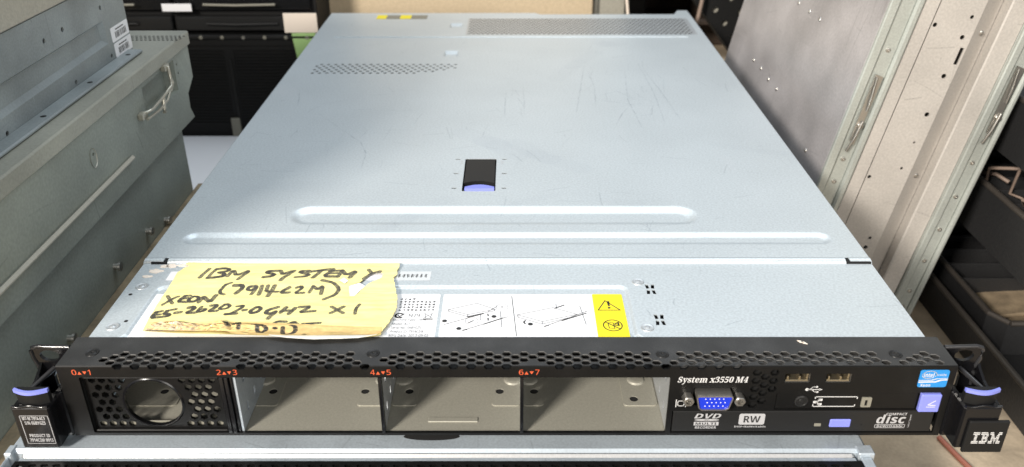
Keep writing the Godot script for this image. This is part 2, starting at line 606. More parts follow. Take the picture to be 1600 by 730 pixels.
func make_materials() -> void:
	rng.seed = 7
	var grain := cloud(noise(1, 0.09, 3), 512, 0.86, 1.0, 1.0, noise(2, 0.25, 1), 0.5)
	var spangle := cloud(noise(3, 0.03, 2, FastNoiseLite.TYPE_CELLULAR), 512, 0.34, 0.52, 1.0, noise(4, 0.2, 2), 0.5)
	var stain := cloud(noise(5, 0.012, 5), 512, 0.62, 1.0, 1.0, noise(6, 0.15, 2), 0.25)
	var dust := cloud(noise(7, 0.012, 5), 512, 0.0, 0.9, 3.4, noise(8, 0.4, 2), 0.45)
	var pits := cloud(noise(9, 0.2, 2), 256, 0.0, 1.0)
	M.grain = grain
	M.pits = pits
	M.stain = stain
	skin(mat("steel", 0.60, 0.63, 0.65, 1.0, 0.55), grain, 9.0, spangle)
	skin(mat("bay_steel", 0.47, 0.455, 0.385, 1.0, 0.35), grain, 11.0, spangle)
	skin(mat("cool_steel", 0.56, 0.63, 0.69, 1.0, 0.4), scuffed(40, 0.88, 300), 4.0, spangle)
	skin(mat("aged_steel", 0.355, 0.385, 0.34, 0.5, 0.25), scuffed(35, 0.80, 130), 2.6)
	skin(mat("aged_steel_light", 0.50, 0.48, 0.41, 0.45, 0.3), grain, 4.0)
	skin(mat("aged_mid", 0.41, 0.41, 0.35, 0.45, 0.25), scuffed(37, 0.82, 160), 3.0)
	skin(mat("bare_steel", 0.6, 0.58, 0.54, 0.3, 0.9), grain, 20.0)
	skin(mat("flange_tan", 0.46, 0.36, 0.23, 0.5, 0.2), stain, 5.0)  # tan holds a warm reflection in the flange colour
	skin(mat("beige_paint", 0.545, 0.51, 0.468, 0.5, 0.1), scuffed(39, 0.86, 90), 3.0)
	skin(mat("rail_steel", 0.53, 0.56, 0.52, 0.36, 0.35), scuffed(43, 0.84, 120), 3.4)
	skin(mat("lid_grey", 0.64, 0.61, 0.615, 0.4, 0.35), scuffed(38, 0.76, 220), 2.4)
	var black := mat("black_plastic", 0.006, 0.006, 0.006, 0.36)
	black.metallic_specular = 0.32
	black.detail_uv_layer = BaseMaterial3D.DETAIL_UV_2
	black.detail_enabled = true
	black.detail_albedo = cloud(noise(21, 0.3, 2), 256, 0.03, 0.24)
	black.detail_mask = dust
	black.uv1_triplanar = true
	black.uv1_scale = Vector3.ONE * 6.0
	black.uv2_triplanar = true
	black.uv2_scale = Vector3.ONE * 40.0
	var dusty := mat("dusty_plastic", 0.014, 0.0135, 0.013, 0.5)
	dusty.detail_enabled = true
	dusty.detail_uv_layer = BaseMaterial3D.DETAIL_UV_2
	dusty.detail_albedo = cloud(noise(22, 0.25, 2), 256, 0.04, 0.46)
	dusty.detail_mask = cloud(noise(23, 0.014, 5), 512, 0.0, 1.0, 1.9, noise(24, 0.45, 2), 0.4)
	dusty.uv1_triplanar = true
	dusty.uv1_scale = Vector3.ONE * 5.0
	dusty.uv2_triplanar = true
	dusty.uv2_scale = Vector3.ONE * 37.0
	skin(mat("dusty_backing", 0.075, 0.073, 0.07, 0.6), stain, 25.0)
	mat("black_gloss", 0.006, 0.006, 0.007, 0.2)
	mat("black_matt", 0.009, 0.009, 0.009, 0.6)
	M.black_matt.metallic_specular = 0.35
	mat("dark_void", 0.006, 0.006, 0.006, 0.9)
	mat("charcoal", 0.016, 0.016, 0.016, 0.4)
	M.charcoal.metallic_specular = 0.35
	mat("blue_touch", 0.22, 0.25, 0.72, 0.4)
	mat("vga_blue", 0.01, 0.035, 0.55, 0.35)
	mat("contact_gold", 0.42, 0.36, 0.25, 0.35, 0.9)
	mat("white_ink", 0.62, 0.62, 0.62, 0.5)
	mat("clear_film", 0.60, 0.63, 0.65, 0.3)
	mat("pale_edge", 0.085, 0.083, 0.08, 0.35)  # lighter grey for the rims of the honeycomb cells
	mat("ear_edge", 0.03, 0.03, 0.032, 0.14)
	mat("drawing_ink", 0.22, 0.22, 0.23, 0.5)
	mat("grey_ink", 0.42, 0.42, 0.43, 0.5)
	mat("orange_ink", 0.62, 0.10, 0.035, 0.5)
	mat("black_ink", 0.02, 0.02, 0.02, 0.6)
	mat("label_white", 0.80, 0.80, 0.82, 0.45)
	mat("label_yellow", 0.85, 0.70, 0.01, 0.45)
	mat("grey_plastic", 0.22, 0.21, 0.17, 0.5)
	skin(mat("tray_plastic", 0.028, 0.028, 0.029, 0.5), grain, 6.0, null, pits, 0.02)
	mat("tray_rim", 0.06, 0.052, 0.045, 0.4)
	skin(mat("card_tan", 0.52, 0.40, 0.26, 0.9), stain, 8.0)
	skin(mat("cream_card", 0.62, 0.50, 0.34, 0.8), grain, 3.0)
	mat("tag_cream", 0.84, 0.74, 0.64, 0.7)
	mat("tag_white", 0.78, 0.74, 0.66, 0.8)
	skin(mat("lid_grey_bright", 0.66, 0.66, 0.66, 0.35, 0.6), grain, 9.0)
	skin(mat("cool_grey", 0.36, 0.405, 0.415, 0.45, 0.25), scuffed(36, 0.76, 160), 3.6)
	mat("contact_cream", 0.45, 0.43, 0.36, 0.3, 0.6)
	skin(mat("shaded_brown", 0.07, 0.045, 0.03, 0.7), stain, 4.0)  # brown darkened so the colour itself holds the shade
	mat("tag_green", 0.42, 0.66, 0.26, 0.6)
	mat("cable_red", 0.33, 0.12, 0.08, 0.6)
	mat("strap_pink", 0.27, 0.20, 0.16, 0.6)
	skin(mat("floor_board", 0.68, 0.54, 0.38, 0.85), cloud(noise(31, 0.008, 5), 512, 0.55, 1.0, 1.0, noise(32, 0.3, 2), 0.15), 2.2, null, pits, 0.05)
	mat("intel_blue", 0.02, 0.24, 0.62, 0.25)
	M.lid = lid_material()

# a grey picture of worn paint: broad patches, rubs and fine scratches
func scuffed(seed_: int, lo: float, count: int) -> ImageTexture:
	var n := 768
	var f := noise(seed_, 0.005, 4)
	var im := f.get_seamless_image(n, n)
	var fine := noise(seed_ + 1, 0.18, 2)
	for y in n:
		for x in n:
			var v := lerpf(lo, 0.96, im.get_pixel(x, y).r) + 0.05 * fine.get_noise_2d(x, y)
			im.set_pixel(x, y, Color(v, v, v))
	rng.seed = seed_ * 3
	var area := Rect2(0, 0, n, n)
	for k in count:
		var p := Vector2(rng.randf() * n, rng.randf() * n)
		var d := Vector2.from_angle(rng.randf_range(-0.4, 0.4) + (PI / 2 if rng.randf() < 0.4 else 0.0)) * rng.randf_range(6, 90)
		var c := Color(0.62, 0.62, 0.62) if rng.randf() < 0.5 else Color(1, 1, 1)
		stroke(im, area, PackedVector2Array([p, p + d * 0.5 + Vector2(rng.randf_range(-3, 3), rng.randf_range(-3, 3)), p + d]), rng.randf_range(0.5, 1.3), c, rng.randf_range(0.1, 0.4), fine)
	for k in count / 6:
		var p := Vector2(rng.randf() * n, rng.randf() * n)
		stroke(im, area, PackedVector2Array([p, p + Vector2(rng.randf_range(-60, 60), rng.randf_range(-60, 60))]), rng.randf_range(6, 22), Color(0.7, 0.7, 0.7) if rng.randf() < 0.6 else Color(1, 1, 1), rng.randf_range(0.06, 0.16), fine)
	return ImageTexture.create_from_image(im)

# galvanised lid: mottled zinc with the scratches that years of handling left on it
func lid_material() -> StandardMaterial3D:
	var w := 1024
	var h := 1680
	var a := noise(41, 0.004, 4)
	var b := noise(42, 0.22, 2)
	var data := PackedByteArray()
	data.resize(w * h * 3)
	var i := 0
	for y in h:
		for x in w:
			var s := 0.955 + 0.02 * a.get_noise_2d(x, y) + 0.06 * b.get_noise_2d(x, y)
			data[i] = int(clampf(255.0 * s * 0.985, 0, 255))
			data[i + 1] = int(clampf(255.0 * s, 0, 255))
			data[i + 2] = int(clampf(255.0 * s, 0, 255))
			i += 3
	var im := Image.create_from_data(w, h, false, Image.FORMAT_RGB8, data)
	var area := LID_AREA
	for k in 26:                                  # hand smears and wiped streaks
		var p := Vector2(rng.randf_range(-200, 200), rng.randf_range(-670, -90))
		var d := Vector2.from_angle(rng.randf_range(0, TAU)) * rng.randf_range(20, 110)
		stroke(im, area, PackedVector2Array([p, p + d * 0.5 + Vector2(rng.randf_range(-9, 9), rng.randf_range(-9, 9)), p + d]), rng.randf_range(3, 11), Color(0.86, 0.88, 0.9) if rng.randf() < 0.5 else Color(1, 1, 1), rng.randf_range(0.05, 0.16), b)
	for s in DARK_SCRATCHES:
		scratch(im, area, points(s), Color(0.52, 0.56, 0.6), 0.6, b)
	for s in LIGHT_SCRATCHES:
		scratch(im, area, points(s), Color(1, 1, 1), 0.9, b)
	for k in 110:                                 # the rubbed patch at the right and the one by the left edge
		var c := Vector2(112, -385) if k < 80 else Vector2(-120, -330)
		var p := c + Vector2(rng.randfn(0, 26), rng.randfn(0, 40))
		var d := Vector2.from_angle((rng.randf_range(1.2, 1.9) if rng.randf() < 0.6 else rng.randf_range(-0.25, 0.25))) * rng.randf_range(4, 40)
		scratch(im, area, PackedVector2Array([p - d * 0.5, p + Vector2(rng.randf_range(-2, 2), 0), p + d * 0.5]), Color(0.56, 0.6, 0.64) if rng.randf() < 0.5 else Color(1, 1, 1), rng.randf_range(0.12, 0.4), b)
	for k in 420:
		var p := Vector2(rng.randf_range(-214, 214), rng.randf_range(-690, 0))
		var d := Vector2.from_angle(rng.randf_range(-0.5, 0.5) + (PI / 2 if rng.randf() < 0.5 else 0.0)) * rng.randf_range(2, 26)
		var q := PackedVector2Array([p, p + d * 0.5 + Vector2(rng.randf_range(-1, 1), rng.randf_range(-1, 1)), p + d])
		stroke(im, area, q, 0.22, Color(0.62, 0.65, 0.67) if rng.randf() < 0.55 else Color(1, 1, 1), rng.randf_range(0.15, 0.5), b)
	var m := mat("lid_steel", 0.64, 0.675, 0.705, 1.0, 0.4)
	m.albedo_texture = ImageTexture.create_from_image(im)
	var rough := a.get_image(256, 256)
	var rd := rough.get_data()
	for j in rd.size():
		rd[j] = int(104 + rd[j] * 0.05)
	m.roughness_texture = ImageTexture.create_from_image(Image.create_from_data(256, 256, false, Image.FORMAT_L8, rd))
	m.roughness_texture_channel = BaseMaterial3D.TEXTURE_CHANNEL_RED
	return m

# a scratch that thins out and breaks along its way
func scratch(im: Image, area: Rect2, pts: PackedVector2Array, c: Color, strength: float, rag: FastNoiseLite) -> void:
	var total := 0
	for i in pts.size() - 1:
		var parts := maxi(2, int(pts[i].distance_to(pts[i + 1]) / 5.0))
		for j in parts:
			var f := (float(i) + float(j) / parts) / (pts.size() - 1)
			var fade := (0.35 + 0.65 * sin(PI * clampf(f, 0.0, 1.0))) * rng.randf_range(0.15, 1.0)
			var wob := Vector2(rng.randf_range(-0.3, 0.3), rng.randf_range(-0.3, 0.3))
			stroke(im, area, PackedVector2Array([pts[i].lerp(pts[i + 1], float(j) / parts) + wob, pts[i].lerp(pts[i + 1], float(j + 1) / parts) + wob]), rng.randf_range(0.12, 0.42), c, strength * fade, rag)
			total += 1

const LID_AREA := Rect2(-216, -700, 432, 704)

# ------------------------------------------------------------------ the server in the middle
func make_server() -> void:
	var t := thing("rack_server", "thin silver rack server with black honeycomb front and handwritten yellow paper on its lid", "server", Vector3(0, -43, 0))
	server_case(t)
	server_lid(t)
	server_front_cover(t)
	server_bezel(t)
	server_bays(t)
	server_controls(t)
	for s in [-1.0, 1.0]:
		server_ear(t, s)

func server_case(t: Node3D) -> void:
	for s in [-1.0, 1.0]:
		var g := Geo.new()
		g.box(Vector3(minf(s * 214.3, s * 212.8), -42.6, -680), Vector3(maxf(s * 214.3, s * 212.8), -1.2, 0), 0.2)
		build("side_wall", g, M.steel, t)
	var b := Geo.new()
	b.box(Vector3(-212.5, -43.2, -678), Vector3(212.5, -42.5, 23.4), 0.2)
	build("base_tray", b, M.bay_steel, t)
	var r := Geo.new()
	r.box(Vector3(-212.5, -42.4, -680), Vector3(212.5, -1.6, -678.6), 0.2)
	build("rear_wall", r, M.steel, t)

func capsule(x0: float, x1: float, y0: float, y1: float, inset: float, depth: float) -> Array:
	return ring3(rounded(x0 + inset, y0 + inset, x1 - inset, y1 - inset, (y1 - y0) * 0.5 - inset - 0.01, 10), -depth)

func groove(g: Geo, x0: float, x1: float, y0: float, y1: float, deep: float, slope: float) -> void:
	var rings := []
	for k in 8:
		var f := k / 7.0
		rings.append(capsule(x0, x1, y0, y1, f * slope, deep * (0.5 - 0.5 * cos(PI * f))))
	g.press(rings, TOP)

func hex_field(x0: float, x1: float, y0: float, y1: float, px: float, py: float, r: float, keep = null) -> Array:
	var out := []
	var row := 0
	var y := y0
	while y <= y1:
		var x := x0 + (px * 0.5 if row % 2 else 0.0)
		while x <= x1:
			if keep == null or keep.call(x, y):
				out.append(ngon(x, y, r, 6, PI / 6))
			x += px
		y += py
		row += 1
	return out

func server_lid(t: Node3D) -> void:
	# plan in x, -z
	var g := Geo.new()
	var outline := PackedVector2Array([Vector2(-214.5, 78.5), Vector2(214.5, 78.5), Vector2(214.5, 692), Vector2(203, 692), Vector2(196, 673), Vector2(36, 673), Vector2(30, 680), Vector2(-214.5, 680)])
	var holes := [outline]
	holes.append(rounded(-202, 98.5, 201, 115.5, 8.49, 10))
	holes.append(rounded(-143, 125, 124.5, 153, 13.99, 10))
	holes.append(rounded(-32.2, 175.6, -9.0, 232.2, 1.2))
	for y in [180.5, 205.6, 231.4]:
		for x in [-37.7, -3.0]:
			holes.append(rounded(x - 1.9, y - 0.9, x + 1.9, y + 0.9, 0.8, 2))
	for p in [[-60.3, 508.0], [-61.5, 620.8]]:
		holes.append(rounded(p[0] - 7.5, p[1] - 11, p[0] + 7.5, p[1] + 11, 2.0, 3))
	holes.append_array(hex_field(-190, -52, 443, 472, 7.0, 5.6, 1.9, func(x, y): return y > 441.0 + maxf(0.0, x + 92.0) * 0.42))
	holes.append(rect(-49, 582, 207.5, 654.5))
	g.plate(holes, TOP, 0.45)
	groove(g, -202, 201, 98.5, 115.5, 1.6, 6.0)
	groove(g, -143, 124.5, 125, 153, 2.4, 8.5)
	for p in [[-60.3, 508.0], [-61.5, 620.8]]:
		g.press([ring3(rounded(p[0] - 7.5, p[1] - 11, p[0] + 7.5, p[1] + 11, 2.0, 3), 0), ring3(rounded(p[0] - 5.5, p[1] - 8.5, p[0] + 5.5, p[1] + 4, 1.5, 3), -2.0)], TOP)
	# the rolled lip over the seam, and the bent sides
	var lip := []
	for k in 7:
		var a := PI * 0.5 * k / 6.0
		lip.append(Vector2(-80.5 + 4.2 * sin(a), -0.95 + 1.75 * cos(a)))
	var across := Transform3D(Vector3(0, 0, 1), Vector3(0, 1, 0), Vector3(-1, 0, 0), Vector3.ZERO)
	for seg in [[-200.5, 199.5], [-214.5, -203.0], [202.0, 214.5]]:
		g.quad(Vector3(seg[0], 0.0, -83.0), Vector3(seg[1], 0.0, -83.0), Vector3(seg[1], 0.8, -80.5), Vector3(seg[0], 0.8, -80.5), Vector3(0, 1, -0.3))
	for i in lip.size() - 1:
		var p: Vector2 = lip[i]
		var q: Vector2 = lip[i + 1]
		var np := Vector3(0, cos(PI * 0.5 * i / 6.0), sin(PI * 0.5 * i / 6.0))
		var nq := Vector3(0, cos(PI * 0.5 * (i + 1) / 6.0), sin(PI * 0.5 * (i + 1) / 6.0))
		for seg in [[-200.5, 199.5], [-214.5, -203.0], [202.0, 214.5]]:
			g.squad(Vector3(seg[0], p.y, p.x), Vector3(seg[1], p.y, p.x), Vector3(seg[1], q.y, q.x), Vector3(seg[0], q.y, q.x), np, np, nq, nq)
	for s in [-1.0, 1.0]:
		for i in 5:
			var a0 := PI * 0.5 * i / 5.0
			var a1 := PI * 0.5 * (i + 1) / 5.0
			var n0 := Vector3(s * sin(a0), cos(a0), 0)
			var n1 := Vector3(s * sin(a1), cos(a1), 0)
			var c := Vector3(s * 214.5, -1.0, 0)
			g.squad(c + n0 + Vector3(0, 0, -680), c + n0 + Vector3(0, 0, -78.5), c + n1 + Vector3(0, 0, -78.5), c + n1 + Vector3(0, 0, -680), n0, n0, n1, n1)
		g.quad(Vector3(s * 215.5, -1, -680), Vector3(s * 215.5, -1, -78.5), Vector3(s * 215.5, -12, -78.5), Vector3(s * 215.5, -12, -680), Vector3(s, 0, 0))
	# the pressed line near the back
	g.box(Vector3(-193, -0.2, -573.5), Vector3(195, 0.7, -571), 0.4)
	var lid := build("top_cover", g, M.lid, t, LID_AREA)
	var vent := Geo.new()
	var mesh_holes := [rect(-49.2, 581.8, 207.7, 654.7)]
	mesh_holes.append_array(hex_field(-45.5, 204, 585.5, 652, 5.2, 5.4, 1.8))
	vent.plate(mesh_holes, raised(TOP, -0.05), 0.12)
	build("rear_vent", vent, M.steel, lid)
	var dark := Geo.new()
	dark.plate([rect(-212, 80, 212, 676)], raised(TOP, -6.5), 0.0)
	build("cover_dark_sheet", dark, M.dark_void, lid)  # black sheet standing for the unlit inside of the case
	var well := Geo.new()
	well.press([ring3(rounded(-32.2, 175.6, -9.0, 232.2, 1.2), -0.3), ring3(rounded(-32.0, 175.8, -9.2, 232.0, 1.2), -5)], TOP)
	var latch := build("cover_latch", well, M.black_matt, t)
	var pad := Geo.new()
	var arc := [Vector2(-10.0, 231.0), Vector2(-31.2, 231.0), Vector2(-31.4, 189.6)]
	for k in 9:
		var f := k / 8.0
		arc.append(Vector2(lerpf(-31.4, -9.8, f), 189.6 + 3.4 * sin(PI * f)))
	pad.plate([PackedVector2Array(arc)], raised(TOP, -0.2), 3.0)
	build("latch_lever", pad, M.charcoal, latch)
	var blue := Geo.new()
	var front := []
	for k in 9:
		var f := k / 8.0
		front.append(Vector2(lerpf(-30.6, -9.9, f), 184.6 + 3.6 * sin(PI * f)))
	front.append_array([Vector2(-9.9, 181.6), Vector2(-30.6, 181.6)])
	blue.plate([PackedVector2Array(front)], raised(TOP, -0.8), 3.0)
	blue.quad(Vector3(-30.6, -0.8, -181.6), Vector3(-9.9, -0.8, -181.6), Vector3(-9.9, -3.2, -178.2), Vector3(-30.6, -3.2, -178.2), Vector3(0, 1, 1))
	build("release_touch_point", blue, M.blue_touch, latch)
	var sticker := Geo.new()
	sticker.plate([rect(-157.5, 651, -98, 669)], raised(TOP, 0.12), 0.0)
	var st := build("rear_notice", sticker, M.grey_plastic, t)
	var yl := Geo.new()
	yl.plate([rect(-157.5, 651, -146, 669)], raised(TOP, 0.2), 0.0)
	yl.plate([rect(-130, 651, -117, 669)], raised(TOP, 0.2), 0.0)
	build("yellow_field", yl, M.label_yellow, st)
	for p in [[-41.5, 226.0], [-1.0, 226.0]]:
		var mark := Geo.new()
		letters(mark, "III", Rect2(p[0] + 6.0 if p[0] < -20 else p[0] - 4.6, p[1] - 3.5, 1.7, 5.5), raised(TOP, 0.06))
		build("stamped_mark", mark, M.grey_ink, t)

func server_front_cover(t: Node3D) -> void:
	var f := raised(TOP, -0.8)
	var g := Geo.new()
	var pocket := PackedVector2Array()
	for k in 7:
		var a := PI * 0.5 * k / 6.0
		pocket.append(Vector2(62.5 + 5.5 * cos(PI * 0.5 - a), 47.0 + 5.5 * sin(PI * 0.5 - a)))
	pocket.append_array([Vector2(68.0, 4.0), Vector2(71.0, 0.5), Vector2(72.0, -0.5), Vector2(-200.5, -0.5), Vector2(-199.5, 0.5), Vector2(-197.2, 4.0)])
	for k in 7:
		var a := PI * 0.5 * k / 6.0
		pocket.append(Vector2(-191.5 - 5.7 * cos(a), 47.0 + 5.5 * sin(a)))
	var slots := []
	for p in [[80.2, 48.0], [80.8, 17.3]]:
		for s in [-1.0, 1.0]:
			for k in [-1.0, 1.0]:
				slots.append(PackedVector2Array([Vector2(p[0] + s * 0.35, p[1] + k * 0.9), Vector2(p[0] + s * 2.2, p[1] + k * 0.5), Vector2(p[0] + s * 2.7, p[1] + k * 5.2), Vector2(p[0] + s * 0.9, p[1] + k * 5.0)]))
	var all := [rect(-214.3, -0.6, 214.3, 79.5), pocket]
	all.append_array(slots)
	g.plate(all, f, 0.6)
	var rings := []
	for k in 6:
		var w := k / 5.0
		var ring := []
		var shrunk := Geometry2D.offset_polygon(pocket, -2.6 * w - 0.01)[0] as PackedVector2Array if k else pocket
		for q in pocket:
			var c := Vector2(clampf(q.x, -191.0, 62.0), clampf(q.y, 3.0, 46.0))
			var d := (c - q)
			ring.append(Vector3(q.x + d.normalized().x * minf(d.length(), 2.6 * w), q.y + (d.normalized().y * minf(d.length(), 2.6 * w) if q.y > 3.0 else 0.0), -1.1 * (0.5 - 0.5 * cos(PI * w))))
		rings.append(ring)
	g.press(rings, f)
	for s in [-1.0, 1.0]:
		g.quad(Vector3(s * 214.3, -0.8, -79), Vector3(s * 214.3, -0.8, 0), Vector3(s * 214.9, -10, 0), Vector3(s * 214.9, -10, -79), Vector3(s, 0, 0))
	build("front_cover", g, M.lid, t, LID_AREA)
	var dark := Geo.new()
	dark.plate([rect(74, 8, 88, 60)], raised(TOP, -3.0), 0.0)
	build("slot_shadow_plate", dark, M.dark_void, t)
	for p in [[74.1, 55.7], [73.2, 9.4], [-205.8, 51.0], [-205.9, 10.7]]:
		var s := Geo.new()
		s.lathe([Vector2(3.6, 0), Vector2(3.3, 0.45), Vector2(2.2, 0.25), Vector2(1.5, 0.3), Vector2(0.9, 0.7), Vector2(0, 0.75)], 16, at(f, Vector3(p[0], -0.8, -p[1])))
		build("rivet", s, M.steel, t)
	for p in [[-209.0, 42.5], [-201.0, 16.0]]:
		var s := Geo.new()
		s.plate([ngon(p[0], p[1], 1.1, 8)], raised(TOP, -0.7), 0.0)
		build("small_hole", s, M.dark_void, t)
	# the black notch at each end of the seam
	for s in [[-203.0, -200.5], [199.5, 202.0]]:
		var c := Geo.new()
		c.box(Vector3(s[0], -2.0, -82.0), Vector3(s[1], 0.12, -76.9), 0.1)
		c.box(Vector3(s[0] if s[0] > 0 else -210.0, -1.5, -78.2), Vector3(214.0 if s[0] > 0 else s[1], 0.25, -76.2), 0.1)
		build("seam_notch", c, M.dark_void, t)
	make_labels(t)
	make_paper(t)

# a point of the warning label, from 0..1 across and down
func lab(u: float, v: float) -> Vector2:
	return Vector2(lerpf(-35.4, 63.6, u), lerpf(44.0, 1.0, v))

func labs(a: Array) -> Array:
	var out := []
	for i in range(0, a.size(), 2):
		out.append(lab((a[i] - lerpf(70.0, 30.0, (a[i + 1] - 30.0) / 347.0)) / 1435.0, pow((a[i + 1] - 30.0) / 347.0, 0.96)))
	return out

func make_labels(t: Node3D) -> void:
	var h := -1.75
	var p := raised(TOP, h)
	var g := Geo.new()
	g.plate([rounded(-195.5, 1.0, -37.0, 44.5, 0.8, 2)], p, 0.1)
	var service := build("service_label", g, M.label_white, t)
	service.set_meta("label", "white printed service label, mostly under the yellow paper")
	var ink := Geo.new()
	var lines := ["Machine Type: 7914", "Model: AC1", "Serial No.: 06BYGZ5", "Product ID: 7914C2M", "MFG Date: 2013-09-03"]
	for i in lines.size():
		letters(ink, lines[i], Rect2(-60.5 + (0.0 if i < 4 else -0.5), 17.2 - i * 3.55, [17.5, 9.5, 15.5, 17.0, 20.5][i], 2.3), raised(p, 0.08))
	letters(ink, "N79", Rect2(-52.5, 21.5, 6.0, 2.6), raised(p, 0.08))
	rng.seed = 11
	for row in 5:                                # rows of dense printed characters
		for k in 9:
			if row == 0 and k > 3:
				continue
			var x := -58.0 + k * 2.25
			var y := 39.0 - row * 2.7
			for s in 4:
				if rng.randf() < 0.8:
					var y0 := y + rng.randf_range(-0.7, 0.7)
					ink.line([Vector2(x + rng.randf_range(-0.8, -0.2), y0), Vector2(x + rng.randf_range(0.2, 0.8), y0 + rng.randf_range(-0.3, 0.3))], 0.3, raised(p, 0.08))
			ink.line([Vector2(x + rng.randf_range(-0.4, 0.4), y - 0.8), Vector2(x + rng.randf_range(-0.4, 0.4), y + 0.8)], 0.3, raised(p, 0.08))
	var tick := []                               # the round tick mark and the crossed bin
	for k in 14:
		var a := 0.9 + (TAU - 1.8) * k / 13.0
		tick.append(Vector2(-57.5 + 2.1 * cos(a), 22.6 + 2.1 * sin(a)))
	ink.line(tick, 1.0, raised(p, 0.08))
	ink.line([Vector2(-58.2, 22.6), Vector2(-57.4, 21.6), Vector2(-55.2, 24.2)], 0.7, raised(p, 0.08))
	ink.line([Vector2(-62.8, 24.4), Vector2(-61.6, 23.4), Vector2(-62.6, 22.6), Vector2(-61.6, 21.6), Vector2(-63.0, 20.8)], 0.5, raised(p, 0.08))
	ink.line([Vector2(-44.5, 19.2), Vector2(-39.8, 19.2)], 0.9, raised(p, 0.08))
	ink.line([Vector2(-44.0, 24.4), Vector2(-43.4, 20.3), Vector2(-40.9, 20.3), Vector2(-40.2, 24.4)], 0.25, raised(p, 0.08))
	ink.line([Vector2(-44.4, 25.0), Vector2(-39.8, 20.2)], 0.22, raised(p, 0.08))
	ink.line([Vector2(-39.8, 25.0), Vector2(-44.4, 20.2)], 0.22, raised(p, 0.08))
	build("print", ink, M.black_ink, service)
	# the strip label above it
	var s2 := Geo.new()
	s2.plate([rect(-195, 57.6, -44.0, 67.6)], raised(TOP, -0.72), 0.0)
	var strip := build("notice_strip", s2, M.label_white, t)
	strip.set_meta("label", "thin printed strip above the service label, mostly under the yellow paper")
	s2 = Geo.new()
	s2.plate([rect(-64.0, 57.7, -44.1, 67.5)], raised(TOP, -0.66), 0.0)
	build("clear_end", s2, M.clear_film, strip)
	ink = Geo.new()
	for k in 7:
		var x := -62.0 + k * 2.5
		for s in 4:
			ink.line([Vector2(x - rng.randf_range(0.3, 1.0), 61.2 + s * 0.8), Vector2(x + rng.randf_range(0.3, 1.0), 61.2 + s * 0.8)], 0.34, raised(TOP, -0.6))
		ink.line([Vector2(x + rng.randf_range(-0.5, 0.5), 60.6), Vector2(x + rng.randf_range(-0.5, 0.5), 64.4)], 0.36, raised(TOP, -0.6))
	build("print", ink, M.black_ink, strip)
	# the installation label with its yellow warning end
	g = Geo.new()
	g.plate([rounded(-35.2, 1.0, 63.6, 44.2, 1.0, 3)], p, 0.1)
	var warn := build("installation_label", g, M.label_white, t)
	warn.set_meta("label", "white installation label with line drawings and a yellow warning end")
	var y := Geo.new()
	y.plate([rounded(47.0, 1.02, 63.58, 44.18, 1.0, 3)], raised(p, 0.06), 0.0)
	build("yellow_field", y, M.label_yellow, warn)
	ink = Geo.new()
	var q := raised(p, 0.12)
	ink.line(labs([618, 45, 618, 355]), 0.35, q)
	ink.line(labs([1355, 80, 1282, 155, 1455, 155]), 0.6, q, true)
	letters(ink, "!", Rect2(54.6, 29.3, 1.5, 7.4), q, true)
	var ring := []
	for k in 24:
		ring.append(Vector2(55.6 + 4.9 * cos(TAU * k / 24), 13.2 + 5.1 * sin(TAU * k / 24)))
	ink.line(ring, 0.6, q, true)
	ink.line([Vector2(51.9, 16.4), Vector2(59.4, 9.8)], 0.6, q)
	ink.line([Vector2(53.2, 15.6), Vector2(53.6, 10.6), Vector2(56.4, 10.4), Vector2(56.0, 15.6)], 0.4, q, true)
	ink.line([Vector2(56.4, 13.6), Vector2(58.8, 13.2), Vector2(58.6, 15.8), Vector2(57.0, 14.8)], 0.9, q)
	for dot in [[80, 240], [188, 299], [462, 205], [735, 265]]:
		var c: Vector2 = labs(dot)[0]
		ink.plate([ngon(c.x, c.y, 1.35, 14)], q, 0.0)
	for a in [[75, 268, 385, 183], [218, 313, 568, 207], [840, 283, 1195, 162]]:
		ink.line(labs(a), 0.35, q)
	for a in [[260, 210, 380, 180], [380, 265, 530, 217], [985, 237, 1180, 180], [945, 140, 1022, 115], [840, 283, 870, 274], [218, 313, 248, 305]]:
		ink.line(labs(a), 0.75, q)
	ink.line(labs([415, 185, 418, 200]), 0.7, q)
	ink.line(labs([415, 218, 415, 235]), 0.7, q)
	ink.line(labs([700, 238, 686, 248, 695, 262]), 0.8, q)
	ink.line(labs([262, 255, 300, 238]), 0.6, q)
	build("line_drawing", ink, M.black_ink, warn)
	ink = Geo.new()
	for a in [[110, 150, 335, 100, 475, 148, 262, 190, 110, 150, 112, 165, 255, 205, 262, 190], [255, 205, 470, 160, 475, 148], [645, 192, 930, 135, 1110, 188, 830, 245, 645, 192, 648, 212, 825, 265, 830, 245], [825, 265, 1100, 200], [515, 165, 515, 290], [1145, 120, 1160, 268], [960, 105, 958, 140], [420, 165, 490, 125], [360, 185, 358, 235]]:
		ink.line(labs(a), 0.4, q)
	for c in [[531, 130, 3.3, 2.9], [288, 240, 3.4, 3.6], [531, 130, 0.6, 0.6]]:
		var o: Vector2 = labs([c[0], c[1]])[0]
		var r2 := []
		for k in 20:
			r2.append(o + Vector2(c[2] * cos(TAU * k / 20), c[3] * sin(TAU * k / 20)))
		ink.line(r2, 0.22, q, true)
	build("fine_drawing", ink, M.drawing_ink, warn)

func paper_height(x: float, z: float) -> float:
	var w := noise_paper.get_noise_2d(x * 3.0, z * 5.0)
	var h := 0.45 + 0.5 * w + 0.4 * absf(noise_paper.get_noise_2d(z * 9.0 + 300.0, x * 1.2))
	h -= 0.75 * smoothstep(-52.0, -47.0, z) * (1.0 - smoothstep(-6.0, 0.0, z)) * 0.8
	h += 0.9 * smoothstep(-3.0, 2.0, z)
	h += 0.5 * smoothstep(0.0, 1.0, (x + 66.0) / 4.0)
	return h

var noise_paper := noise(51, 0.01, 3)

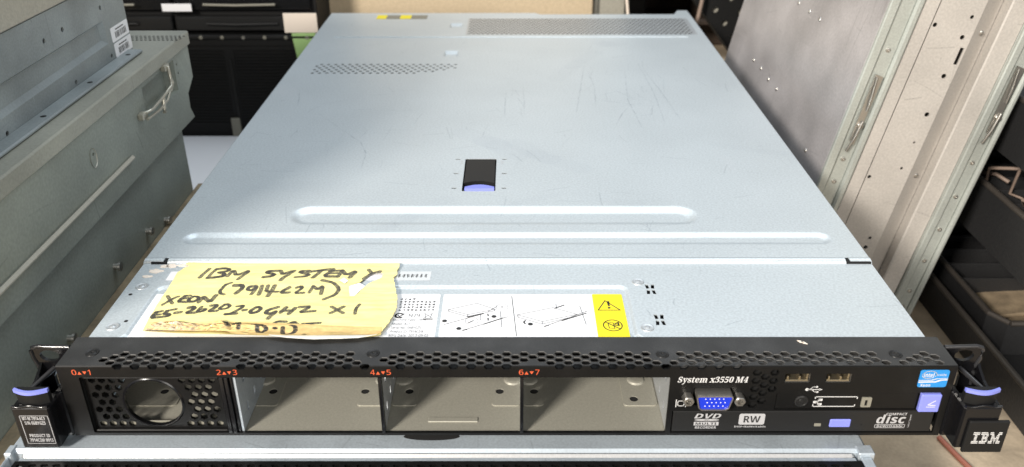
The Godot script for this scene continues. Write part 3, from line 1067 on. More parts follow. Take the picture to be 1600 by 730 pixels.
func settle(g: Geo, up: float, wrinkle := 0.0) -> void:
	for i in g.v.size():
		var p := g.v[i]
		var e := 0.4
		var h := paper_height(p.x, p.z)
		var dx := (paper_height(p.x + e, p.z) - h) / e
		var dz := (paper_height(p.x, p.z + e) - h) / e
		if wrinkle > 0.0:
			var k := wrinkle * smoothstep(-112.0, -150.0, p.x)
			var f := func(x: float, z: float) -> float: return absf(noise_paper.get_noise_2d(x * 11.0 + z * 9.0, z * 16.0 - x * 3.0)) * k
			var w0: float = f.call(p.x, p.z)
			h += w0
			dx += (f.call(p.x + e, p.z) - w0) / e
			dz += (f.call(p.x, p.z + e) - w0) / e
		g.v[i].y = h + up
		g.n[i] = Vector3(-dx, 1, -dz).normalized()

func make_paper(t: Node3D) -> void:
	var area := Rect2(-192, -78, 134, 84)
	var w := 1340
	var h := 840
	var a := noise(52, 0.006, 4)
	var im := Image.create_empty(w, h, false, Image.FORMAT_RGB8)
	var base := Color(0.85, 0.75, 0.31).linear_to_srgb()
	for y in h:
		for x in w:
			var s := 1.0 + 0.05 * a.get_noise_2d(x, y) + (0.015 if (y / 22) % 2 == 0 else 0.0)
			im.set_pixel(x, y, Color(minf(base.r * s, 1), minf(base.g * s, 1), minf(base.b * s, 1)))
	var rag := noise(53, 0.05, 2)
	var dark := Color(0.035, 0.032, 0.028).linear_to_srgb()
	rng.seed = 5
	for s in MARKER_STROKES:
		stroke(im, area, points(s), rng.randf_range(1.0, 1.35), dark.lerp(Color(0.35, 0.33, 0.28), rng.randf() * 0.35), 1.0, rag)  # some strokes greyed to imitate glossy tape reflecting over the ink
	var outline := points(PAPER_LEFT_EDGE)
	outline.append_array(points(PAPER_RIGHT_EDGE))
	var cuts := []
	for k in 56:
		cuts.append(-4.0 + k * 1.5)
	var ragged := PackedVector2Array()
	for i in outline.size():
		var p := outline[i]
		var q := outline[(i + 1) % outline.size()]
		var k := maxi(1, int(p.distance_to(q) / 1.6)) if p.distance_to(q) < 30 else 1
		for j in k:
			var m := p.lerp(q, float(j) / k)
			if k > 1 and m.x > -70.0:
				m += Vector2(rng.randf_range(-0.35, 0.35), 0)
			ragged.append(m)
	var g := Geo.new()
	g.plate([flip(ragged), flip(points(PAPER_TEAR))], TOP, 0.0, cuts, 60)
	settle(g, 0.0)
	var m := mat("yellow_paper", 1, 1, 1, 0.62)
	m.albedo_texture = ImageTexture.create_from_image(im)
	var paper := build("handwritten_paper", g, m, t, area)
	paper.set_meta("label", "torn yellow paper taped to the lid, with handwriting in black marker")
	# white torn fibres beside the tear and at the upper edge
	var torn := Geo.new()
	torn.plate([PackedVector2Array([Vector2(-89, 50), Vector2(-83.4, 53.3), Vector2(-80, 50), Vector2(-83.0, 44.0), Vector2(-84.4, 40.2), Vector2(-88, 40.4)])], TOP, 0.0, cuts, 6)
	settle(torn, -0.2)
	torn.plate([PackedVector2Array([Vector2(-93, 58), Vector2(-90, 54.5), Vector2(-91.5, 51.5), Vector2(-95, 55)])], raised(TOP, 0.9), 0.1)
	build("torn_fibre", torn, M.label_white, paper)
	# brown tape along the bottom, with the end of the writing
	im = Image.create_empty(670, 140, false, Image.FORMAT_RGB8)
	var tape_area := Rect2(-192, -16, 134, 20)
	base = Color(0.74, 0.52, 0.22).linear_to_srgb()
	for y in 140:
		for x in 670:
			var s := 1.0 + 0.10 * a.get_noise_2d(x * 2.0, y * 3.0) + 0.06 * rag.get_noise_2d(x, y)
			var pale := smoothstep(210.0, 120.0, x) * clampf(0.45 + a.get_noise_2d(x * 4.0, y * 7.0), 0.0, 0.8)
			im.set_pixel(x, y, Color(base.r * s, base.g * s, base.b * s).lerp(Color(0.85, 0.76, 0.68), pale))
	for s in TAPE_STROKES:
		stroke(im, tape_area, points(s), 1.2, dark, 1.0, rag)
	var tp := Geo.new()
	tp.plate([PackedVector2Array([Vector2(-186.5, 4.5), Vector2(-150, 4.0), Vector2(-134, 0.8), Vector2(-121, -0.2), Vector2(-100, -0.6), Vector2(-67.5, 0.6), Vector2(-64.4, 2.0), Vector2(-65.0, 8.6), Vector2(-75, 9.6), Vector2(-115, 12.4), Vector2(-140, 12.0), Vector2(-150, 13.6), Vector2(-160, 12.0), Vector2(-185.5, 13.0)])], TOP, 0.0, [1.0, 2.0, 3.0, 4.0, 5.0, 6.0, 7.0, 8.0, 9.0, 10.0, 11.0, 12.0], 120)
	settle(tp, 0.25, 2.6)
	var tm := mat("brown_tape", 1, 1, 1, 0.2)
	tm.albedo_texture = ImageTexture.create_from_image(im)
	build("brown_tape", tp, tm, paper, tape_area)
	# the white underside of the torn lower edge, curling over the bezel
	var curl := Geo.new()
	var edge := [Vector2(-121, 1.2), Vector2(-112, 3.4), Vector2(-97, 4.9), Vector2(-84, 4.3), Vector2(-75, 3.6), Vector2(-70, 2.2), Vector2(-66, 0.6)]
	for i in edge.size() - 1:
		for j in 6:
			var x0 := lerpf(edge[i].x, edge[i + 1].x, j / 6.0)
			var x1 := lerpf(edge[i].x, edge[i + 1].x, (j + 1) / 6.0)
			var e0 := lerpf(edge[i].y, edge[i + 1].y, j / 6.0)
			var e1 := lerpf(edge[i].y, edge[i + 1].y, (j + 1) / 6.0)
			for k in 6:
				var f0 := k / 6.0
				var f1 := (k + 1) / 6.0
				var pt := func(x: float, e: float, f: float) -> Vector3: return Vector3(x, 1.05 + 1.1 * sin(PI * f * 0.55) + 0.12 * noise_paper.get_noise_2d(x * 6.0, f * 30.0), lerpf(-0.6, e, f))
				curl.quad(pt.call(x0, e0, f0), pt.call(x1, e1, f0), pt.call(x1, e1, f1), pt.call(x0, e0, f1), Vector3.UP)
	build("curled_edge", curl, M.tag_white, paper)
	# glue and paper remains at the left end of the seam
	rng.seed = 15
	for c in [[-209.0, 78.0, 4.5], [-204.0, 68.0, 5.0], [-207.5, 62.0, 4.0], [-196.5, 74.0, 5.0], [-190.0, 75.0, 4.0], [-201.0, 73.5, 4.0]]:
		var r := Geo.new()
		var poly := PackedVector2Array()
		for k in 14:
			var rr: float = c[2] * rng.randf_range(0.45, 1.0)
			poly.append(Vector2(c[0] + rr * cos(TAU * k / 14), c[1] + rr * 0.55 * sin(TAU * k / 14)))
		r.plate([poly], raised(TOP, 0.1 if c[1] > 77 else -0.5), 0.3)
		build("paper_remnant", r, M.tag_cream, t)

const BAY_MARKS := [-207.3, -136.6, -61.5, 11.0]
const TOP_SCREWS := [Vector2(-206.0, 13.4), Vector2(-66.2, 14.2), Vector2(77.2, 14.9), Vector2(192.7, 14.9)]

func notches(x0: float, x1: float) -> Array:
	var out := []
	for k in 60:
		var x := -198.2 + 8.62 * k
		if x < x0 or x > x1:
			continue
		var near := false
		for b in BAY_MARKS:
			near = near or absf(x - b) < 7.0
		if not near:
			out.append(x)
	return out

func server_bezel(t: Node3D) -> void:
	var g := Geo.new()
	var cut := notches(-196, 116)
	# top sheet with its honeycomb
	var outline := [Vector2(219.5, -24.0), Vector2(219.5, 0.2), Vector2(-219.5, 0.2), Vector2(-219.5, -24.0)]
	for x in cut:
		outline.append_array([Vector2(x - 2.4, -24.0), Vector2(x - 1.3, -22.8), Vector2(x + 1.3, -22.8), Vector2(x + 2.4, -24.0)])
	var holes := [PackedVector2Array(outline)]
	var cells := []
	for row in 4:
		for k in 50:
			var x := -215.44 + 8.62 * k + (4.31 if row % 2 else 0.0)
			var z := 14.3 + 2.45 * row
			var clear := absf(x) < 214.5
			for s in TOP_SCREWS:
				clear = clear and Vector2(x - s.x, (z - s.y) * 1.5).length() > 8.0
			if row == 3:
				for b in BAY_MARKS:
					clear = clear and absf(x - b) > 4.0
			if x < -199.0:
				clear = clear and ((row == 1 and x < -208) or (row == 2 and x < -208))
			if clear:
				cells.append(Vector2(x, -z))
				holes.append(ngon(x, -z, 2.58, 6, 0.0, 2.24))
	g.plate(holes, TOP, 0.0)
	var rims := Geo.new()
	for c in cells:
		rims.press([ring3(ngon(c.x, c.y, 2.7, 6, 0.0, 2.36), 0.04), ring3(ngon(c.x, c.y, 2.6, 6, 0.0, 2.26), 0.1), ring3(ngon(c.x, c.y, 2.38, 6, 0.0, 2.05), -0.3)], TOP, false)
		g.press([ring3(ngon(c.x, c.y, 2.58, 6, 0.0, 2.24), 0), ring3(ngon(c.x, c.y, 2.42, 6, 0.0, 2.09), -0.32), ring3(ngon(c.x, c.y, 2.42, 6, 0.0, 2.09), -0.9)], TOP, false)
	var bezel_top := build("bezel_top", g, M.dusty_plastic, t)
	build("pale_cell_rims", rims, M.pale_edge, bezel_top)  # rims a lighter grey than the sheet around them
	g = Geo.new()
	# front sheet with its openings
	var front := [Vector2(-219.5, -0.5), Vector2(-219.5, -43.3), Vector2(219.5, -43.3), Vector2(219.5, -0.5)]
	cut.reverse()
	for x in cut:
		front.append_array([Vector2(x + 2.4, -0.5), Vector2(x + 1.3, -2.1), Vector2(x - 1.3, -2.1), Vector2(x - 2.4, -0.5)])
	cut.reverse()
	var openings := [PackedVector2Array(front)]
	openings.append(rounded(-209.6, -41.7, 80.4, -6.8, 0.8, 2))
	openings.append(rect(82.9, -41.6, 216.2, -27.7))
	openings.append(rounded(92.4, -24.2, 111.6, -13.4, 1.0, 3))
	for x in [142.6, 162.8]:
		openings.append(rounded(x - 6.3, -10.4, x + 6.3, -4.6, 0.5, 2))
	openings.append(rect(133.6, -26.9, 204.4, -16.4))
	openings.append(rect(204.6, -27.3, 215.2, -16.2))
	for row in 9:
		for k in 2:
			var x := 122.3 + 8.62 * k + (4.31 if row % 2 else 0.0)
			if x < 131.6 - (4.0 if row > 5 else 0.0) and -3.4 - row * 2.49 > -26:
				openings.append(ngon(x, -4.0 - 2.49 * row, 2.4, 6, 0.0, 2.05))
	g.plate(openings, raised(FRONT, 24.5), 1.5)
	# bevel between them
	var x := -219.5
	for c in cut + [225.0]:
		var e: float = minf(c - 2.4, 219.5)
		g.quad(Vector3(x, 0, 24.0), Vector3(e, 0, 24.0), Vector3(e, -0.5, 24.5), Vector3(x, -0.5, 24.5), Vector3(0, 1, 1))
		x = c + 2.4
	# ends and the blocks behind the sheets
	for s in [-1.0, 1.0]:
		g.quad(Vector3(s * 219.5, 0, 24), Vector3(s * 219.5, 0, 0), Vector3(s * 219.5, -43.3, 0), Vector3(s * 219.5, -43.3, 24.5), Vector3(s, 0, 0))
	g.quad(Vector3(-219.5, 0, -0.2), Vector3(219.5, 0, -0.2), Vector3(219.5, -1.4, -0.2), Vector3(-219.5, -1.4, -0.2), Vector3(0, 0, -1))
	var bezel := build("bezel", g, M.black_plastic, t)
	var inner := Geo.new()
	inner.box(Vector3(-219.0, -43.0, 0.5), Vector3(-209.7, -1.6, 22.5), 0.1)
	inner.box(Vector3(82.4, -43.0, 0.5), Vector3(219.0, -3.2, 14.0), 0.1)
	inner.box(Vector3(113.0, -27.0, 14.2), Vector3(133.0, -4.1, 21.5), 0.1)
	inner.box(Vector3(-209.0, -6.6, 8.0), Vector3(82.0, -5.6, 22.6), 0.1)
	build("bezel_core", inner, M.charcoal, bezel)
	var ledge := Geo.new()
	ledge.box(Vector3(84.0, -3.6, 8.0), Vector3(216.0, -2.2, 22.6), 0.1)
	build("grille_backing", ledge, M.dusty_backing, bezel)
	for s in TOP_SCREWS:
		var sc := Geo.new()
		sc.lathe([Vector2(3.3, 0), Vector2(3.1, 0.35), Vector2(2.3, 0.1), Vector2(1.7, 0.5), Vector2(0.7, 0.55), Vector2(0.5, 0.1), Vector2(0, 0.1)], 18, at(TOP, Vector3(s.x, 0.02, s.y)))
		build("screw", sc, M.charcoal, bezel)
	for p in [[148.5, 4.5], [150.0, 5.4]]:
		var scrap := Geo.new()
		scrap.plate([PackedVector2Array([Vector2(p[0] - 1.4, -p[1] + 1.1), Vector2(p[0] - 0.4, -p[1] - 0.6), Vector2(p[0] + 1.6, -p[1] - 1.2), Vector2(p[0] + 0.4, -p[1] + 0.7)])], raised(TOP, 0.5), 0.3)
		build("paper_scrap", scrap, M.tag_cream, bezel)
	for i in 4:
		var ink := Geo.new()
		var xc: float = BAY_MARKS[i]
		var f := raised(FRONT, 24.54)
		letters(ink, str(2 * i), Rect2(xc - 4.9, -5.2, 2.2, 3.1), f)
		letters(ink, str(2 * i + 1), Rect2(xc + 3.0, -5.2, 2.1 if i else 1.2, 3.1), f)
		ink.plate([PackedVector2Array([Vector2(xc - 2.2, -5.0), Vector2(xc - 0.2, -5.0), Vector2(xc - 1.2, -3.2)])], f, 0.0)
		ink.plate([PackedVector2Array([Vector2(xc + 0.3, -3.1), Vector2(xc + 2.3, -3.1), Vector2(xc + 1.3, -4.9)])], f, 0.0)
		build("bay_number", ink, M.orange_ink, bezel)

func server_bays(t: Node3D) -> void:
	var back := Geo.new()
	back.box(Vector3(-211, -42.4, -66), Vector3(82, -7.2, -62), 0.1)
	back.box(Vector3(-211, -7.1, -66), Vector3(82, -6.7, 7.9), 0.1)
	build("bay_backplane", back, M.charcoal, t)
	# pressed pads of the bay floor, each with its hole
	var pads := [[-150.0, -122.0, -127.0, -9.5], [-204.0, -176.0, -186.0, -9.5], [-80.0, -63.2, -77.0, -9.5], [-61.4, -48.0, -53.0, -9.5], [-8.0, 7.2, -4.0, -9.5], [8.6, 19.5, 14.6, -9.5], [62.0, 80.0, 68.0, -3.0]]
	for p in pads:
		var g := Geo.new()
		g.plate([rounded(p[0], -2.4, p[1], 40.0, 2.0, 4), ngon(p[2], -p[3], 2.3, 14)], raised(TOP, -42.0), 0.5)
		build("floor_pad", g, M.bay_steel, t)
		var d := Geo.new()
		d.plate([ngon(p[2], -p[3], 2.25, 14)], raised(TOP, -42.4), 0.0)
		build("floor_hole", d, M.dark_void, t)
	for xc in [-68.0, -57.0, 3.0, 12.0, 71.0, -140.0, -133.0]:
		var g := Geo.new()
		g.lathe([Vector2(5.0, 0), Vector2(4.2, 0.8), Vector2(3.0, 1.1), Vector2(0, 1.15)], 18, at(TOP, Vector3(xc, -42.0, -19.5)))
		build("floor_dimple", g, M.bay_steel, t)
	var slot := Geo.new()
	slot.box(Vector3(-41, -42.6, 12.0), Vector3(-15, -41.9, 15.6), 0.3)
	build("floor_tab", slot, M.bay_steel, t)
	var lip := Geo.new()
	lip.box(Vector3(-209.5, -42.5, 19.0), Vector3(-141.0, -38.0, 19.6), 0.1)
	build("front_lip", lip, M.grey_plastic, t)
	# dividers: a sheet with a black front edge; the first is a thick post
	for i in 4:
		var x: float = [-134.2, -62.3, 7.6, 81.3][i]
		var g := Geo.new()
		var outline := [rect(-23.0, -42.0, 61.0, -6.9)]
		for k in 4:
			outline.append(rounded(-14.0 + k * 13, -18.0, -10.5 + k * 13, -12.0, 0.6, 2))
			outline.append(rounded(-14.0 + k * 13, -36.0, -11.5 + k * 13, -31.0, 0.6, 2))
		g.plate(outline, at(TOWARDS_RIGHT, Vector3(x + 0.6, 0, 0)), 1.2)
		var d := build("bay_divider", g, M.steel if i != 0 else M.cool_steel, t)
		var e := Geo.new()
		if i == 0:
			e.box(Vector3(-141.2, -41.8, 8.0), Vector3(-139.0, -6.9, 24.8), 0.3)
			e.box(Vector3(-138.6, -41.8, 6.0), Vector3(-136.6, -6.9, 25.2), 0.3)
			e.box(Vector3(-136.4, -41.8, 8.0), Vector3(-134.9, -6.9, 23.8), 0.3)
		elif i < 3:
			e.box(Vector3(x - 0.9, -41.8, 21.5), Vector3(x + 0.8, -6.9, 25.0), 0.3)
		if i < 3:
			build("front_edge", e, M.black_gloss, d)
	# the empty-bay filler with its round opening
	var f := Geo.new()
	var outline := [rect(-208.9, -41.0, -141.7, -7.6), ngon(-177.2, -24.6, 14.2, 40)]
	for row in 7:
		for k in 14:
			var x := -205.4 + 4.95 * k + (2.5 if row % 2 else 0.0)
			var y := -10.6 - 4.6 * row
			if Vector2(x + 177.2, y + 24.6).length() > 17.2 and x < -143.6 and (x < -188.5 or x > -161.0) and not (x < -188 and x > -189.5):
				outline.append(ngon(x, y, 2.05, 6, PI / 6))
	f.plate(outline, raised(FRONT, 21.6), 1.6)
	f.box(Vector3(-208.5, -8.6, 21.7), Vector3(-141.9, -7.7, 23.4), 0.3)
	f.box(Vector3(-208.8, -41.6, 21.7), Vector3(-141.9, -40.6, 23.6), 0.3)
	var filler := build("bay_filler", f, M.black_plastic, t)
	var rim := Geo.new()
	rim.lathe([Vector2(14.2, -1.0), Vector2(14.2, 0.5), Vector2(14.8, 0.6), Vector2(15.4, 0.1)], 40, Transform3D(Basis.IDENTITY, Vector3(-177.2, -24.6, 21.6)))
	build("opening_rim", rim, M.black_gloss, filler)

func server_controls(t: Node3D) -> void:
	var f := raised(FRONT, 24.55)
	var ink := Geo.new()
	letters(ink, "System x3550 M4", Rect2(84.0, -11.0, 34.4, 4.6), f, true, true, 0.22)
	build("model_lettering", ink, M.white_ink, t)
	# video port
	var g := Geo.new()
	var shell := func(grow: float) -> PackedVector2Array:
		return PackedVector2Array([Vector2(93.6 - grow, -14.2 + grow), Vector2(110.4 + grow, -14.2 + grow), Vector2(111.0 + grow, -15.4), Vector2(109.6 + grow, -21.6), Vector2(108.0 + grow * 0.6, -23.0 - grow), Vector2(96.0 - grow * 0.6, -23.0 - grow), Vector2(94.4 - grow, -21.6), Vector2(93.0 - grow, -15.4)])
	g.plate([shell.call(0.0), shell.call(-0.6)], raised(FRONT, 30.0), 7.0)
	var vga := build("video_port", g, M.bare_steel, t)
	var face := Geo.new()
	face.plate([shell.call(-0.65)], raised(FRONT, 29.2), 2.0)
	build("port_face", face, M.vga_blue, vga)
	var pins := Geo.new()
	for row in 3:
		for k in 5:
			pins.plate([ngon(97.6 + 2.2 * k + (0.9 if row == 1 else 0.0), -16.4 - 2.15 * row, 0.34, 8)], raised(FRONT, 29.25), 0.0)
	build("pin_holes", pins, M.label_white, vga)
	for x in [89.6, 114.8]:
		var post := Geo.new()
		var tp := Transform3D(Basis.IDENTITY, Vector3(x, -18.6, 24.5))
		post.lathe([Vector2(2.9, 0), Vector2(2.9, 4.2), Vector2(2.5, 4.7), Vector2(1.5, 4.7), Vector2(1.4, 1.5), Vector2(0, 1.5)], 6, tp)
		build("hex_post", post, M.bare_steel, vga)
	ink = Geo.new()
	ink.line([Vector2(84.4, -20.6), Vector2(84.4, -25.0)], 0.4, f)
	ink.line([Vector2(89.2, -20.6), Vector2(89.2, -25.0)], 0.4, f)
	ink.line([Vector2(85.4, -21.3), Vector2(88.2, -21.3), Vector2(88.5, -23.0), Vector2(88.0, -24.4), Vector2(85.6, -24.4), Vector2(85.1, -23.0)], 0.4, f, true)
	build("display_symbol", ink, M.white_ink, vga)
	# the two small sockets
	for x in [142.6, 162.8]:
		var u := Geo.new()
		u.plate([rect(x - 6.2, -10.3, x + 6.2, -4.7), rect(x - 5.95, -10.0, x + 5.95, -4.95)], raised(FRONT, 23.6), 8.0)
		var usb := build("usb_socket", u, M.bare_steel, t)
		var tongue := Geo.new()
		tongue.box(Vector3(x - 5.6, -9.8, 15.0), Vector3(x + 5.6, -8.9, 23.8), 0.2)
		build("socket_tongue", tongue, M.contact_gold, usb)
		var spring := Geo.new()
		for s in [-4.2, 1.6, 5.2]:
			spring.box(Vector3(x + s - 0.5, -8.9, 19.0), Vector3(x + s + 0.5, -7.4 if s < 5.0 else -5.2, 23.0), 0.15)
		build("contact_spring", spring, M.contact_gold, usb)
		var dark := Geo.new()
		dark.box(Vector3(x - 5.8, -6.2, 14.2), Vector3(x + 5.8, -5.2, 20.0), 0.1)
		build("socket_core", dark, M.dark_void, usb)
	ink = Geo.new()
	ink.line([Vector2(148.5, -14.2), Vector2(154.6, -14.2)], 0.4, f)
	ink.plate([ngon(148.2, -14.2, 0.85, 12)], f, 0.0)
	ink.plate([PackedVector2Array([Vector2(154.2, -13.5), Vector2(155.9, -14.2), Vector2(154.2, -14.9)])], f, 0.0)
	ink.line([Vector2(149.6, -14.2), Vector2(151.0, -12.6), Vector2(152.6, -12.6)], 0.35, f)
	ink.line([Vector2(150.6, -14.2), Vector2(152.0, -15.7), Vector2(153.2, -15.7)], 0.35, f)
	ink.plate([ngon(152.8, -12.6, 0.6, 10)], f, 0.0)
	ink.plate([rect(152.9, -16.2, 154.0, -15.2)], f, 0.0)
	build("usb_symbol", ink, M.white_ink, t)
	# slide-out status panel
	g = Geo.new()
	g.box(Vector3(133.8, -26.7, 14.2), Vector3(204.2, -16.6, 24.0), 0.3)
	var panel := build("status_panel", g, M.black_plastic, t)
	var knob := Geo.new()
	knob.lathe([Vector2(3.4, 0), Vector2(3.4, 0.5), Vector2(2.7, 0.9), Vector2(2.4, 0.5), Vector2(1.5, 0.5), Vector2(1.2, 0.9), Vector2(0, 1.0)], 20, Transform3D(Basis.IDENTITY, Vector3(146.6, -21.6, 24.0)))
	build("round_button", knob, M.charcoal, panel)
	ink = Geo.new()
	var pf := raised(FRONT, 24.06)
	ink.line([Vector2(153.4, -20.2), Vector2(153.4, -19.1), Vector2(174.2, -19.1), Vector2(174.2, -20.2)], 0.45, pf)
	ink.line([Vector2(152.8, -24.0), Vector2(152.8, -25.1), Vector2(173.6, -25.1), Vector2(173.6, -24.0)], 0.45, pf)
	for p in [[153.6, -22.4], [156.2, -21.0], [156.2, -23.8]]:
		ink.plate([rect(p[0] - 0.9, p[1] - 0.7, p[0] + 0.9, p[1] + 0.7)], pf, 0.0)
	ink.line([Vector2(153.6, -22.4), Vector2(155.0, -22.4), Vector2(155.0, -21.0), Vector2(156.2, -21.0)], 0.35, pf)
	ink.line([Vector2(155.0, -22.4), Vector2(155.0, -23.8), Vector2(156.2, -23.8)], 0.35, pf)
	build("network_symbol", ink, M.white_ink, panel)
	g = Geo.new()
	g.plate([rounded(176.4, -25.2, 181.4, -19.2, 0.5, 2), rect(178.2, -24.4, 179.6, -20.8)], raised(FRONT, 24.6), 1.0)
	build("lamp_window", g, M.grey_plastic, panel)
	# blue pull tab
	g = Geo.new()
	g.box(Vector3(204.8, -27.2, 22.0), Vector3(215.0, -16.3, 26.4), 0.6)
	var tab := build("blue_pull_tab", g, M.blue_touch, t)
	ink = Geo.new()
	ink.line([Vector2(212.0, -19.8), Vector2(208.6, -22.4), Vector2(212.4, -22.6)], 0.35, raised(FRONT, 26.45))
	ink.line([Vector2(208.2, -23.6), Vector2(212.4, -23.6)], 0.3, raised(FRONT, 26.45))
	build("arrow_mark", ink, M.label_white, tab)
	# processor sticker
	g = Geo.new()
	g.plate([rounded(201.8, -12.6, 216.0, -2.2, 1.2, 4)], raised(FRONT, 24.75), 0.2)
	var st := build("processor_sticker", g, M.intel_blue, t)
	st.set_meta("label", "small blue and white processor sticker")
	ink = Geo.new()
	var sf := raised(FRONT, 24.8)
	ink.plate([PackedVector2Array([Vector2(201.9, -9.9), Vector2(210.5, -9.7), Vector2(213.0, -8.6), Vector2(215.9, -8.4), Vector2(215.9, -7.7), Vector2(212.4, -7.9), Vector2(210.0, -8.9), Vector2(201.9, -9.1)])], sf, 0.0)
	ink.plate([PackedVector2Array([Vector2(201.9, -8.7), Vector2(208.5, -8.5), Vector2(211.0, -7.5), Vector2(215.9, -7.3), Vector2(215.9, -7.0), Vector2(210.5, -7.2), Vector2(208.0, -8.1), Vector2(201.9, -8.3)])], sf, 0.0)
	letters(ink, "intel", Rect2(203.9, -6.5, 4.9, 2.7), sf, true)
	letters(ink, "inside", Rect2(209.6, -5.8, 5.2, 1.5), sf)
	letters(ink, "Xeon", Rect2(203.2, -12.2, 5.0, 1.7), sf, true)
	var ring := []
	for k in 26:
		var a := -0.5 + TAU * 0.93 * k / 25.0
		ring.append(Vector2(206.5 + 3.4 * cos(a), -5.1 + 2.2 * sin(a) + 0.2 * cos(a)))
	ink.line(ring, 0.36, sf)
	build("sticker_print", ink, M.white_ink, st)
	# optical drive
	g = Geo.new()
	g.box(Vector3(83.6, -41.2, 14.2), Vector3(214.6, -28.2, 24.2), 0.4)
	g.box(Vector3(83.2, -41.5, 14.2), Vector3(215.9, -41.2, 23.6), 0.1)
	var drive := build("optical_drive", g, M.charcoal, t)
	var df := raised(FRONT, 24.26)
	var grey := Geo.new()
	letters(grey, "DVD", Rect2(94.4, -32.6, 13.4, 3.0), df, true, false, 0.25)
	grey.plate([ngon(100.8, -33.6, 6.2, 24, 0.0, 0.62), ngon(100.8, -33.6, 1.4, 14, 0.0, 0.2)], df, 0.0)
	grey.plate([rect(94.5, -37.1, 107.0, -34.8)], df, 0.0)
	letters(grey, "RECORDER", Rect2(95.4, -39.2, 10.6, 1.5), df, true)
	grey.plate([rounded(117.0, -36.6, 130.0, -29.6, 1.0, 3)], df, 0.0)
	letters(grey, "DVD+ReWritable", Rect2(115.2, -38.4, 15.8, 1.1), df, true)
	letters(grey, "COMPACT", Rect2(190.6, -30.6, 10.4, 1.5), df, true)
	letters(grey, "disc", Rect2(186.4, -35.8, 14.6, 5.6), df, true, false, 0.12)
	grey.line([Vector2(186.2, -36.5), Vector2(201.2, -36.5), Vector2(201.2, -38.6), Vector2(186.2, -38.6)], 0.3, df, true)
	letters(grey, "ReWritable", Rect2(187.2, -38.2, 13.0, 1.4), df, true)
	letters(grey, "Ultra Speed", Rect2(0, -0.6, 8.0, 1.2), Transform3D(Vector3(0, 1, 0), Vector3(-1, 0, 0), Vector3(0, 0, 1), Vector3(203.2, -38.4, 24.26)))
	build("drive_print", grey, M.grey_ink, drive)
	var over := Geo.new()
	var of := raised(FRONT, 24.32)
	letters(over, "MULTI", Rect2(95.4, -36.7, 10.6, 1.5), of, true)
	letters(over, "RW", Rect2(119.4, -35.2, 8.4, 4.2), of, true)
	build("print_inset", over, M.black_ink, drive)
	g = Geo.new()
	g.box(Vector3(162.8, -37.8, 24.0), Vector3(173.4, -32.8, 25.2), 0.5)
	build("eject_button", g, M.blue_touch, drive)
	g = Geo.new()
	g.box(Vector3(155.4, -37.6, 24.0), Vector3(158.8, -35.8, 24.6), 0.2)
	build("drive_lamp", g, M.grey_plastic, drive)
	g = Geo.new()
	g.plate([ngon(179.2, -36.6, 0.6, 10)], raised(FRONT, 24.28), 0.0)
	build("release_hole", g, M.dark_void, drive)

